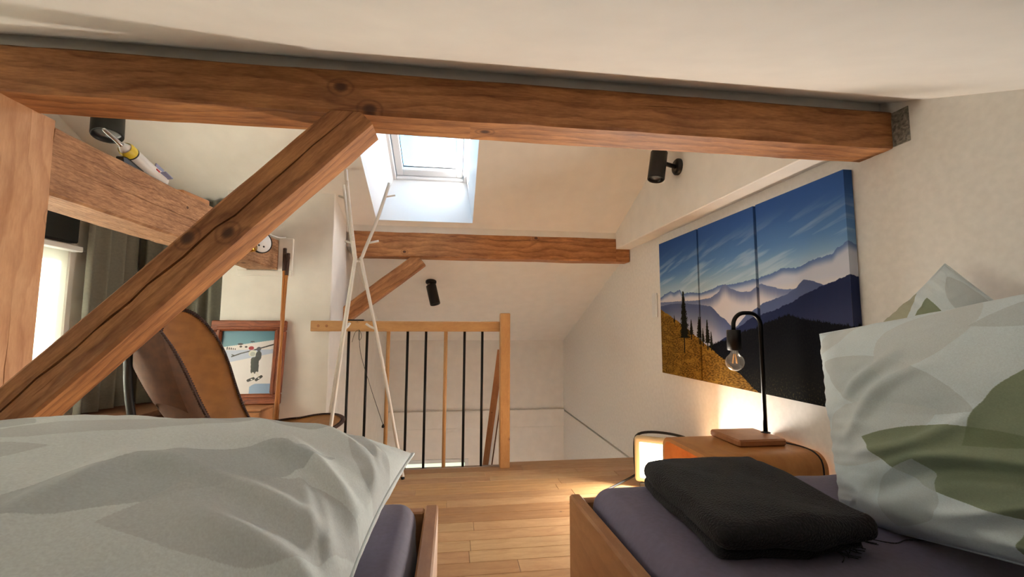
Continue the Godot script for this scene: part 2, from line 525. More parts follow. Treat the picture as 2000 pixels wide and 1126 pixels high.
# ---------------------------------------------------------------- pillows
# basis columns: half width, up (thickness direction, unit), half length. folds: list of [u, v, angle, half length, half width, depth]
func pillow_mesh(c: Vector3, ax: Vector3, up: Vector3, az: Vector3, thick: float, seed: int, folds: Array, n := 96, pinch := 0.07, pw := 2.6) -> SurfaceTool:
	var st := st_new(true)
	var nz := FastNoiseLite.new(); nz.seed = seed; nz.frequency = 1.0; nz.fractal_octaves = 3
	var grid := [[], []]
	for side in 2:
		var sg := 1.0 if side == 0 else -1.0
		for i in n + 1:
			var row := []
			for j in n + 1:
				var u := -cos(PI * i / n) * 0.5 + (2.0 * i / n - 1.0) * 0.5
				var v := -cos(PI * j / n) * 0.5 + (2.0 * j / n - 1.0) * 0.5
				var pu := maxf(0.0, 1.0 - pow(absf(u), pw))
				var pv := maxf(0.0, 1.0 - pow(absf(v), pw))
				var prof := pow(pu * pv, 0.52)
				var edge := 1.0 - pu * pv
				# seams gather into puckers that run inwards from each edge
				var rim := smoothstep(0.35, 1.0, maxf(absf(u), absf(v)))
				var puck := 0.0
				if absf(u) > absf(v): puck = nz.get_noise_2d(v * 7.0 + 0.6 * u, signf(u) * 9.0 + u * 0.8)
				else: puck = nz.get_noise_2d(u * 7.0 + 0.6 * v, signf(v) * 19.0 + v * 0.8)
				var disp := prof * thick + puck * 0.005 * rim * minf(1.0, prof * 4.0) + nz.get_noise_2d(u * 2.0 + 70.0, v * 2.0) * 0.006 * minf(1.0, prof * 3.0)
				if side == 0:
					for f in folds:
						var q := Vector2(u - f[0], v - f[1]).rotated(-f[2])
						var t: float = absf(q.x) / f[3]
						if t < 1.0:
							var bend: float = q.y + 0.06 * sin(q.x * 5.0 + f[0] * 9.0)
							disp += f[5] * (1.0 - t * t) * exp(-pow(bend / f[4], 2)) * minf(1.0, prof * 5.0)
				var uu := u * (1.0 - pinch * (1.0 - v * v))
				var vv := v * (1.0 - pinch * (1.0 - u * u))
				row.append(c + ax * uu + az * vv + up * disp * sg)
			grid[side].append(row)
	for side in 2:
		for i in n:
			for j in n:
				var a: Vector3 = grid[side][i][j]
				var b: Vector3 = grid[side][i + 1][j]
				var d: Vector3 = grid[side][i + 1][j + 1]
				var e: Vector3 = grid[side][i][j + 1]
				quad(st, a, b, d, e, up * (1.0 if side == 0 else -1.0), Vector2(float(i) / n, float(j) / n), Vector2(float(i + 1) / n, float(j) / n), Vector2(float(i + 1) / n, float(j + 1) / n), Vector2(float(i) / n, float(j + 1) / n))
	return st

func pillow_seam(c: Vector3, ax: Vector3, az: Vector3, pinch := 0.07) -> SurfaceTool:
	var st := st_new(true)
	var pts := []
	for k in 4:
		for i in 30:
			var t := -1.0 + 2.0 * i / 30.0
			var u: float = [t, 1.0, -t, -1.0][k]
			var v: float = [-1.0, t, 1.0, -t][k]
			pts.append(c + ax * (u * (1.0 - pinch * (1.0 - v * v))) + az * (v * (1.0 - pinch * (1.0 - u * u))))
	pts.append(pts[0])
	tube(st, pts, 0.0028, 6, false)
	return st

# ================================================================ scene
func _ready() -> void:
	rng.seed = 7
	# camera: 0.85 m above the boards, turned 7.6 degrees right and tipped 5.2 degrees up
	var cam := Camera3D.new()
	cam.name = "camera"
	var yaw := deg_to_rad(7.6153); var pit := deg_to_rad(5.1663); var rol := deg_to_rad(0.1588)
	var fwd := Vector3(sin(yaw) * cos(pit), sin(pit), -cos(yaw) * cos(pit))
	var rgt := Vector3(cos(yaw), 0, sin(yaw))
	var upv := rgt.cross(fwd)
	var r2 := rgt * cos(rol) + upv * sin(rol)
	var u2 := -rgt * sin(rol) + upv * cos(rol)
	add_child(cam)
	cam.transform = Transform3D(Basis(r2, u2, -fwd), Vector3(0, 0.85, 0))
	cam.fov = rad_to_deg(2.0 * atan(563.0 / 861.0))
	cam.near = 0.02
	cam.current = true

	# clear daylight sky
	var we := WorldEnvironment.new()
	we.name = "environment"
	var env := Environment.new()
	var sky := Sky.new()
	var sm := ProceduralSkyMaterial.new()
	sm.sky_top_color = Color(0.43, 0.78, 1.0)
	sm.sky_horizon_color = Color(0.72, 0.88, 1.0)
	sm.ground_bottom_color = Color(0.34, 0.36, 0.30)
	sm.ground_horizon_color = Color(0.72, 0.72, 0.66)
	sm.sky_energy_multiplier = 1.35
	sm.ground_energy_multiplier = 2.2
	sky.sky_material = sm
	env.sky = sky
	# sun standing over the left gable
	var sun := DirectionalLight3D.new()
	sun.name = "sun"
	sun.light_energy = 17.0
	sun.light_color = Color(1, .975, .95)
	sun.light_angular_distance = 0.53
	sun.shadow_enabled = true
	add_child(sun)
	sun.look_at_from_position(Vector3.ZERO, P(.94, -.342, .0))
	env.background_mode = Environment.BG_SKY
	env.ambient_light_source = Environment.AMBIENT_SOURCE_SKY
	env.tonemap_mode = Environment.TONE_MAPPER_LINEAR
	env.tonemap_exposure = 2.5
	env.sdfgi_enabled = true
	env.ssao_enabled = true
	env.ssil_enabled = true
	we.environment = env
	add_child(we)

	make_materials()
	make_shell()
	make_beams()
	make_railing()
	make_beds()
	make_right_side()
	make_left_side()
	make_stand()
	make_spots()

func make_materials() -> void:
	var old := wood_images(1536, 384, Color(.82, .58, .36), Color(.45, .26, .135), 15.0, 5, 11, 0.5, 0.34)
	var old2 := wood_images(1024, 320, Color(.80, .62, .46), Color(.46, .30, .20), 22.0, 7, 23, 0.35, 0.55)
	var post := wood_images(1024, 320, Color(.88, .70, .53), Color(.68, .47, .31), 10.0, 5, 35, 0.45, 0.22)
	M.old = wood_mat(old, Vector2(0.5, 1.6), 0.62, 0.15)
	M.old_far = wood_mat(old, Vector2(0.5, 1.6), 0.6, 0.12, Color(1, 1, 1), Vector2(.37, .4))
	M.brace = wood_mat(old, Vector2(0.5, 1.6), 0.62, 0.15, Color(1, 1, 1), Vector2(.61, .13))
	M.hewn = wood_mat(old2, Vector2(0.7, 2.2), 0.75, 0.25)
	M.post = wood_mat(post, Vector2(0.6, 2.0), 0.6, 0.1)
	var oak := wood_images(768, 192, Color(.81, .68, .52), Color(.67, .52, .38), 7.0, 1, 51, 0.4, 0.25)
	M.planks = []
	var tints := [Color(1, .98, .95), Color(.93, .89, .84), Color(1, 1, .97), Color(.88, .82, .76), Color(.97, .93, .90), Color(1, .96, .88)]
	for i in 6: M.planks.append(wood_mat(oak, Vector2(0.8, 3.1), 0.42, 0.02, tints[i], Vector2(i * .17, i * .23)))
	M.beech = wood_mat(oak, Vector2(0.9, 2.6), 0.45, 0.02, Color(1, .94, .83))
	M.bed = wood_mat(oak, Vector2(0.9, 2.6), 0.5, 0.02, Color(.86, .76, .68))
	M.ply = wood_mat(oak, Vector2(0.8, 1.4), 0.4, 0.01, Color(.97, .83, .64))
	M.oak_base = wood_mat(oak, Vector2(1.5, 4.0), 0.5, 0.02, Color(.86, .72, .62))
	M.frame_wood = wood_mat(old, Vector2(1.2, 4.0), 0.45, 0.05, Color(.80, .62, .55))
	M.bench = wood_mat(old2, Vector2(0.8, 1.6), 0.5, 0.06, Color(.62, .54, .48))
	M.crate = wood_mat(oak, Vector2(1.4, 3.0), 0.6, 0.03, Color(.98, .84, .74))
	M.bamboo = wood_mat(oak, Vector2(2.0, 6.0), 0.4, 0.02, Color(.92, .72, .46))
	M.plaster = grainy(Color(.92, .905, .882), 0.9, 0.018, 0.02, 1.2, 0.0)
	M.plaster_r = grainy(Color(.915, .90, .88), 0.92, 0.022, 0.05, 2.4, 0.03, 8)
	M.white = flat(Color(.88, .88, .88), 0.45)
	M.stand = flat(Color(.87, .855, .83), 0.35)
	M.mortar = grainy(Color(.50, .48, .44), 0.95, 0.35, 0.03, 9.0, 0.3, 5)
	M.black = flat(Color(.025, .024, .025), 0.42)
	M.black_metal = flat(Color(.05, .048, .046), 0.38, 0.4)
	M.rubber = flat(Color(.06, .055, .055), 0.7)
	M.steel = flat(Color(.72, .72, .74), 0.25, 1.0)
	M.brass = flat(Color(.83, .62, .27), 0.25, 1.0)
	M.sheet = grainy(Color(.405, .385, .475), 0.85, 0.05, 0.08, 3.0, 0.03, 14)
	M.sheet.rim_enabled = true; M.sheet.rim = 0.25
	M.curtain = grainy(Color(.47, .465, .42), 0.9, 0.06, 0.06, 4.0, 0.0, 16)
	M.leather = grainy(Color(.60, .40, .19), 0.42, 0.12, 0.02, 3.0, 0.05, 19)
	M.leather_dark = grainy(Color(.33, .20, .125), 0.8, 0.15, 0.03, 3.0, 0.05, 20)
	M.lace = flat(Color(.24, .14, .10), 0.5)
	M.fleece = grainy(Color(.10, .105, .115), 1.0, 0.45, 0.06, 12.0, 0.3, 27)
	M.fleece.rim_enabled = true; M.fleece.rim = 0.15
	M.pane = flat(Color(.90, .96, .97, .10), 0.02)
	M.pane.transparency = BaseMaterial3D.TRANSPARENCY_ALPHA
	M.blind = flat(Color(.90, .90, .87), 0.8)
	M.blind.backlight_enabled = true
	M.blind.backlight = Color(.85, .85, .82)
	M.bulb = flat(Color(.97, .97, .96, .12), 0.02)
	M.bulb.transparency = BaseMaterial3D.TRANSPARENCY_ALPHA
	M.filament = flat(Color(.93, .66, .30), 0.5)
	M.cream = flat(Color(.80, .74, .60), 0.5)
	M.led = flat(Color(1, .97, .90), 0.5)
	M.led.emission_enabled = true
	M.led.emission = Color(1, .95, .84)
	M.led.emission_energy_multiplier = 6.0

func struct(called: String, st, m: Material, label: String, category: String) -> MeshInstance3D:
	var o := obj(called, st, m)
	tag(o, label, category, "", "structure")
	return o

# roof planes (y at depth z)
func near_y(z: float) -> float: return 1.069 + 0.42 * z
func far_y(z: float) -> float: return 2.843 - 0.40 * z
func low_y(z: float) -> float: return 2.562 - 0.353 * z

const W := 1.33        # right wall
const WU := 1.218      # its upper part, standing out over the pictures
const GL := -1.95      # left gable
const RZ := 2.163      # ridge
const SX0 := -0.537    # skylight opening on the ceiling
const SX1 := 0.13
const SZ0 := 2.27
const SZ1 := 3.11

func make_shell() -> void:
	# floor slab with its boards
	var st := st_new()
	bx(st, GL - .15, W + .15, -.25, -.012, -1.15, 2.80)
	bx(st, .36, W + .15, -.25, -.012, 2.80, 2.885)
	bx(st, GL - .15, -.752, -.25, -.012, 2.80, 3.2)
	var floor_ := struct("floor", st, flat(Color(.30, .21, .14), 0.8), "pale oak strip floor running up to the stair opening", "floor")
	var variants := []
	for L in [0.55, 0.75, 0.95]:
		var s2 := st_new()
		rbox(s2, Vector3.ZERO, Vector3(L - 0.0012, 0.012, 0.0838), 0.0012)
		s2.generate_normals()
		variants.append([L, s2.commit()])
	var z := 2.80 - .0425
	var row := 0
	while z > -1.1:
		var x := GL - rng.randf() * .5
		while x < W:
			var v = variants[rng.randi() % 3]
			var x1: float = x + v[0]
			if x1 > GL + .1 and x < W - .1:
				var o := MeshInstance3D.new()
				o.name = "plank"
				var mm: Mesh = v[1]
				if x1 > W or x < GL:
					var s3 := st_new()
					var a := maxf(x, GL); var b := minf(x1, W)
					rbox(s3, Vector3.ZERO, Vector3(b - a - .0012, .012, .0838), .0012)
					s3.generate_normals()
					mm = s3.commit()
					o.position = P((a + b) / 2, -.006, z)
				else:
					o.position = P((x + x1) / 2, -.006, z)
				o.mesh = mm
				o.material_override = M.planks[rng.randi() % 6]
				floor_.add_child(o, true)
			x = x1
		z -= .085
		row += 1
	st = st_new(); rbox(st, P(.845, -.006, 2.842), Vector3(.968, .012, .083), .0012)
	obj("plank", st, M.planks[1], floor_)
	# strip that closes the floor edge under the balusters
	st = st_new(); bx(st, -.752, .36, -.03, .004, 2.80, 2.83)
	struct("trim_1", st, flat(Color(.62, .54, .48), .5), "narrow pale strip along the floor edge under the balusters", "trim")

	# right wall: lower plane, the part that stands out above the pictures, stairwell part below the floor
	st = st_new(); bx(st, W, W + .2, -.107, 2.4, -1.15, 5.5, .001)
	bx(st, W + .02, W + .2, -.125, -.10, -1.15, 5.5, .001)
	bx(st, W - .004, W + .2, -2.45, -.122, 2.5, 5.5, .001)
	struct("wall_right", st, M.plaster_r, "white rough plaster wall behind the mountain pictures and right bed", "wall")
	st = st_new(); bx(st, WU, W + .05, 1.45, 2.3, 1.262, 3.30, .004)
	struct("wall_upper", st, M.plaster, "upper wall part standing out above the three mountain pictures", "wall")
	# far wall, with the boxed joist band and the window of the lower storey
	st = st_new()
	bx(st, -.9, W + .1, -.64, 1.2, 5.25, 5.45, .001)
	bx(st, -.9, -.55, -2.45, -.64, 5.25, 5.45, .001)
	bx(st, .20, W + .1, -2.45, -.64, 5.25, 5.45, .001)
	bx(st, -.55, .20, -2.45, -1.75, 5.25, 5.45, .001)
	var fw := struct("wall_far", st, M.plaster, "far white knee wall beyond the stair opening", "wall")
	st = st_new(); bx(st, -.752, W, -.30, -.10, 5.225, 5.26, .004)
	struct("trim_2", st, M.plaster, "boxed white band across the far stairwell wall", "trim")
	var w3 := thing("window_3", "bluish lower window whose top shows through the balusters", "window", "", "structure")
	for b in [[-.55, .20, -.68, -.64], [-.55, .20, -1.75, -1.71], [-.55, -.51, -1.71, -.68], [.16, .20, -1.71, -.68]]:
		st = st_new(); bx(st, b[0], b[1], b[2], b[3], 5.24, 5.32); obj("window_frame", st, M.white, w3)
	st = st_new(); bx(st, -.52, .17, -1.72, -.67, 5.285, 5.292, .001); obj("pane", st, M.pane, w3)
	# stairwell closes below
	st = st_new(); bx(st, -.9, W + .15, -2.6, -2.45, 2.6, 5.45)
	struct("floor_lower", st, M.planks[3], "floor at the foot of the stairwell", "floor")
	st = st_new(); bx(st, -.9, W + .15, -2.5, -.24, 2.55, 2.78)
	struct("wall_under", st, M.plaster, "stairwell wall under the loft floor edge", "wall")
	# partition: block beside the stairs and its return along the stairwell
	st = st_new()
	bx(st, -1.388, -.752, -.25, far_y(2.861) + .1, 2.861, 3.05, .004)
	bx(st, -.9, -.752, -2.5, far_y(3.0) + .1, 2.99, 5.45, .004)
	struct("wall_partition", st, M.plaster, "white partition wall behind the framed skier picture and the coat stand", "wall")
	st = st_new(); bx(st, GL - .1, -1.38, -.25, 2.3, 3.05, 3.25)
	struct("wall_back", st, M.plaster, "white wall hidden behind the grey curtain", "wall")
	# left gable with its window
	st = st_new()
	bx(st, GL - .15, GL, -.25, .41, -1.15, 3.25, .001)
	bx(st, GL - .15, GL, 1.25, 2.4, -1.15, 3.25, .001)
	bx(st, GL - .15, GL, .41, 1.25, -1.15, .85, .001)
	bx(st, GL - .15, GL, .41, 1.25, 2.52, 3.25, .001)
	struct("wall_left", st, M.plaster, "left gable wall beside the window behind the post", "wall")
	var w2 := thing("window_2", "wide low window with white blind behind the left timber post", "window", "", "structure")
	for b in [[.41, .45, .85, 2.52], [1.21, 1.25, .85, 2.52], [.45, 1.21, .85, .89], [.45, 1.21, 2.48, 2.52], [.45, 1.21, 1.54, 1.58]]:
		st = st_new(); bx(st, GL - .10, GL - .04, b[0], b[1], b[2], b[3]); obj("window_frame", st, M.white, w2)
	st = st_new(); bx(st, GL - .075, GL - .069, .44, 1.22, .88, 2.49, .001); obj("pane", st, M.pane, w2)
	st = st_new(); bx(st, GL, GL + .05, 1.235, 1.262, .83, 2.53); obj("window_ledge", st, M.white, w2)
	var bl := thing("roller_blind", "white roller blind drawn down over the window behind the post", "blind")
	st = st_new(); bx(st, GL - .012, GL - .010, .41, 1.245, .85, 2.5195, .0005); obj("blind_sheet", st, M.blind, bl)
	st = st_new(); bx(st, GL, GL + .045, 1.275, 1.44, .83, 2.505, .006); obj("blind_cassette", st, M.black, bl)
	# knee wall behind the camera
	st = st_new(); bx(st, GL - .15, W + .2, -.25, 1.2, -1.30, -1.10)
	struct("wall_rear", st, M.plaster, "low knee wall behind the beds", "wall")
	# roof slopes
	var th := .36
	st = st_new()
	prism(st, PackedVector2Array([Vector2(-1.4, near_y(-1.4)), Vector2(RZ, near_y(RZ)), Vector2(RZ, near_y(RZ) + th), Vector2(-1.4, near_y(-1.4) + th)]), GL - .15, W + .2)
	struct("ceiling", st, M.plaster, "white slope of the ceiling above the beds", "ceiling")
	st = st_new()
	var piece := func(z0: float, z1: float, x0: float, x1: float) -> void:
		prism(st, PackedVector2Array([Vector2(z0, far_y(z0)), Vector2(z1, far_y(z1)), Vector2(z1 + .13, far_y(z1) + .325), Vector2(z0 + (.13 if z0 > RZ else 0.0), far_y(z0) + (.325 if z0 > RZ else th))]), x0, x1)
	piece.call(RZ, 3.36, GL - .15, SX0)
	piece.call(RZ, 3.36, SX1, W + .2)
	piece.call(RZ, SZ0, SX0, SX1)
	piece.call(SZ1, 3.36, SX0, SX1)
	var c2 := struct("ceiling_far", st, M.plaster, "far ceiling slope around the skylight", "ceiling")
	st = st_new()
	prism(st, PackedVector2Array([Vector2(3.22, low_y(3.22)), Vector2(5.45, low_y(5.45)), Vector2(5.45, low_y(5.45) + .5), Vector2(3.22, low_y(3.22) + .5)]), GL - .15, W + .2)
	struct("ceiling_low", st, M.plaster, "lower ceiling slope above the stair opening", "ceiling")
	st = st_new(); bx(st, -.752, WU, 1.525, far_y(3.17) + .01, 3.172, 3.30, .001)
	struct("trim_3", st, M.plaster, "white filler strip between far beam and ceiling", "trim")
	# skylight: splayed shaft, frame, sash and pane
	var nn := Vector2(.371, .928)   # (z, y) away from the room
	var at := func(x: float, z2: float, d: float) -> Vector3:
		return P(x, far_y(z2) + nn.y * d, z2 + nn.x * d)
	var w1 := thing("window_1", "skylight with white splayed reveal and bright blue sky", "window", "", "structure")
	var fx0 := -.445; var fx1 := .085; var fz0 := SZ0 + .02; var fz1 := SZ1 - .02; var dd := .345
	var cen: Vector3 = at.call(-.2, 2.69, .17)
	for q in [[SX0, SZ0, SX0, SZ1, fx0, fz1, fx0, fz0], [SX1, SZ0, SX1, SZ1, fx1, fz1, fx1, fz0], [SX0, SZ1, SX1, SZ1, fx1, fz1, fx0, fz1], [SX0, SZ0, SX1, SZ0, fx1, fz0, fx0, fz0]]:
		st = st_new()
		var a: Vector3 = at.call(q[0], q[1], 0.0)
		var b: Vector3 = at.call(q[2], q[3], 0.0)
		var c: Vector3 = at.call(q[4], q[5], dd)
		var d: Vector3 = at.call(q[6], q[7], dd)
		quad(st, a, b, c, d, cen - (a + c) * .5)
		obj("reveal", st, M.white, w1)
	var tb := Basis(Vector3.RIGHT, Vector3(0, nn.y, -nn.x), Vector3(0, -nn.x, -nn.y).normalized())
	tb.z = tb.x.cross(tb.y)
	var bar := func(called: String, x0: float, x1: float, z0: float, z1: float, d0: float, d1: float, m: Material) -> void:
		var s4 := st_new()
		var cc: Vector3 = (at.call(x0, z0, d0) + at.call(x1, z1, d1)) * .5
		rbox(s4, cc, Vector3(x1 - x0, d1 - d0, (z1 - z0) * 1.077), .004, tb)
		obj(called, s4, m, w1)
	bar.call("frame_side", fx0 - .12, fx0 + .022, fz0 - .12, fz1 + .12, dd, dd + .10, M.white)
	bar.call("frame_side", fx1 - .022, fx1 + .12, fz0 - .12, fz1 + .12, dd, dd + .10, M.white)
	bar.call("frame_end", fx0 + .022, fx1 - .022, fz1 - .02, fz1 + .12, dd, dd + .10, M.white)
	bar.call("frame_end", fx0 + .022, fx1 - .022, fz0 - .12, fz0 + .02, dd, dd + .10, M.white)
	var g := .005
	var sx0 := fx0 + .022 + g; var sx1 := fx1 - .022 - g; var sz0 := fz0 + .02 + g; var sz1 := fz1 - .02 - g
	bar.call("sash_side", sx0, sx0 + .048, sz0, sz1, dd + .02, dd + .08, M.white)
	bar.call("sash_side", sx1 - .048, sx1, sz0, sz1, dd + .02, dd + .08, M.white)
	bar.call("sash_end", sx0 + .048, sx1 - .048, sz1 - .06, sz1, dd + .02, dd + .08, M.white)
	bar.call("sash_end", sx0 + .048, sx1 - .048, sz0, sz0 + .06, dd + .02, dd + .08, M.white)
	bar.call("gasket", sx0 + .048, sx1 - .048, sz1 - .066, sz1 - .060, dd + .046, dd + .052, M.rubber)
	bar.call("gasket", sx0 + .048, sx0 + .052, sz0, sz1 - .066, dd + .046, dd + .052, M.rubber)
	bar.call("gasket", sx1 - .052, sx1 - .048, sz0, sz1 - .066, dd + .046, dd + .052, M.rubber)
	bar.call("pane", sx0 + .044, sx1 - .044, sz0 + .05, sz1 - .05, dd + .052, dd + .057, M.pane)

func make_beams() -> void:
	var X := Vector3.RIGHT
	var Zf := Vector3(0, 0, -1)
	# front purlin over the beds
	var b := obj("roof_beam", beam_mesh(P(-1.96, 1.460, 1.199), P(W + .02, 1.460, 1.199), Zf, .124, .116, [[3, -.35, .62, .80, .0012, .008], [0, .35, .86, .999, .0018, .012]], .004, 3), M.old)
	tag(b, "long reddish-brown timber beam crossing under the near ceiling", "beam")
	var fs := st_new(); bx(fs, GL, W, 1.50, near_y(1.16) + .02, 1.17, 1.25, .001)  # added filler: keeps light from leaking through the gap over the beam
	struct("trim_5", fs, M.plaster, "white filler strip added above the long near beam to block light", "trim")
	var st := st_new(); bx(st, W - .002, W + .03, 1.405, 1.512, 1.087, 1.262, .002)
	tag(obj("mortar_patch", st, M.mortar), "grey mortar patch on the right wall at the beam end", "mortar")
	# post
	b = obj("timber_post", beam_mesh(P(-1.152, -.0, 1.226), P(-1.152, 1.405, 1.226), X, .16, .16, [[1, .1, .15, .62, .0016, .012]], .003, 5), M.post)
	tag(b, "upright orange-brown timber post under the beam's left end", "post")
	# brace between post and front purlin
	var d := Vector3(-.70, -.714, 0).normalized()
	b = obj("timber_brace", beam_mesh(P(-.250, 1.412, 1.190), P(-.250, 1.412, 1.190) + d * 1.26, Zf, .104, .098, [[3, .12, .03, .97, .0034, .02], [3, -.35, .55, .8, .001, .006]], .003, 8), M.brace)
	tag(b, "dark diagonal timber brace with a long crack crossing the left side", "brace")
	# beam running back from post to partition
	b = obj("cross_beam", beam_mesh(P(-1.157, 1.296, 1.30), P(-1.157, 1.296, 2.864), X, .17, .184, [[1, .05, .03, .75, .0016, .012], [2, .2, .02, .6, .001, .006], [1, -.5, .0, .4, .0008, .005]], .005, 13), M.hewn)
	tag(b, "weathered pale timber running from the post back to the partition wall", "beam")
	# far purlin: upper half stops at the wall that stands out, lower half runs on
	var fb := thing("far_beam", "reddish timber beam crossing above the stair railing below the skylight", "beam")
	obj("beam_body", beam_mesh(P(-.70, 1.442, 3.229), P(WU, 1.442, 3.229), Zf, .124, .176, [[3, -.62, .25, .98, .0018, .012]], .004, 17), M.old_far, fb)
	obj("beam_tenon", beam_mesh(P(WU - .01, 1.405, 3.229), P(W - .005, 1.405, 3.229), Zf, .12, .10, [], .003, 18), M.old_far, fb)
	b = obj("far_brace", beam_mesh(P(-.235, 1.345, 3.225), P(-.80, .895, 3.225), Zf, .10, .105, [[3, .4, .1, .8, .001, .006]], .003, 19), M.old_far)
	tag(b, "short diagonal timber brace under the far beam above the handrail", "brace")
	# plaster reveal round the end of the cross beam
	st = st_new()
	for q in [[-1.30, -.985, 1.165, 1.20], [-1.07, -.985, 1.20, 1.40], [-1.30, -1.245, 1.20, 1.40]]:
		bx(st, q[0], q[1], q[2], q[3], 2.845, 2.866, .003)
	struct("trim_4", st, M.plaster, "plaster collar on the partition round the weathered beam's end", "trim")

func make_railing() -> void:
	var r := thing("stair_railing", "beech stair railing with black and wooden balusters at the floor edge", "railing")
	var st := st_new(); bx(st, -.845, .296, .829, .893, 2.785, 2.825, .004); obj("handrail", st, M.beech, r)
	st = st_new(); bx(st, .296, .358, .0, .945, 2.755, 2.825, .004); obj("post", st, M.beech, r)
	for x in [-.80, -.752]:
		st = st_new(true); lathe(st, P(x, .862, 2.7855), Vector3(0, 0, 1), [Vector2(.0085, 0), Vector2(.008, .0016), Vector2(0, .002)], 14); obj("plug", st, M.oak_base, r)
	var xs := [-.627, -.519, -.392, -.276, -.164, -.042, .075, .187]
	for i in xs.size():
		st = st_new(true)
		var wood: bool = i == 2 or i == 5
		tube(st, [P(xs[i], .832, 2.812), P(xs[i] - .002, .004, 2.812)], .0115 if wood else .008, 14)
		obj("baluster", st, M.beech if wood else M.black_metal, r)
	# things on and behind the railing
	st = st_new(); bx(st, -.635, -.538, .893, .902, 2.79, 2.82, .004)
	tag(obj("black_case", st, M.black), "thin flat black case lying on the handrail beside the coat stand", "case")
	var c := thing("hanging_cord", "thin dark cord tied to the handrail with a small weight hanging", "cord")
	st = st_new(true); tube(st, smooth_path([P(-.560, .84, 2.778), P(-.548, .70, 2.778), P(-.485, .50, 2.778), P(-.405, .275, 2.778)], 24), .0016, 6); obj("cord", st, flat(Color(.20, .22, .19), .8), c)
	st = st_new(true); tube(st, smooth_path([P(-.60, .765, 2.778), P(-.585, .82, 2.778), P(-.562, .838, 2.778), P(-.545, .80, 2.778), P(-.56, .775, 2.778), P(-.562, .838, 2.778)], 24), .0014, 6); obj("knot", st, flat(Color(.30, .31, .26), .8), c)
	st = st_new(true); lathe(st, P(-.404, .255, 2.778), Vector3.UP, [Vector2(0, 0), Vector2(.009, .004), Vector2(.008, .014), Vector2(.002, .024), Vector2(0, .025)], 12); obj("weight", st, M.rubber, c)
	for q in [["plank_board", .010, .050, M.oak_base, "wooden board leaning in the stairwell behind the railing post", 3.10, .055, 0.0], ["white_strip", .005, .010, M.white, "thin white strip leaning beside the board behind the railing post", 3.06, .045, .0], ["dark_strip", .005, .009, M.bench, "thin dark strip leaning against the railing post from behind", 3.05, .062, .0]]:
		st = st_new()
		var lo := P(-.11 + q[6], -2.45, q[5] + .05); var hi := P(.283 + q[6], .70 if q[0] == "plank_board" else .45, q[5])
		var t := (hi - lo).normalized()
		var bs := Basis(t.cross(Vector3(0, 0, 1)).normalized(), t, Vector3(0, 0, 1)).orthonormalized()
		rbox(st, (lo + hi) * .5, Vector3(q[2], (hi - lo).length(), q[1]), .002, bs)
		tag(obj(q[0], st, q[3]), q[4], "board", "", "")

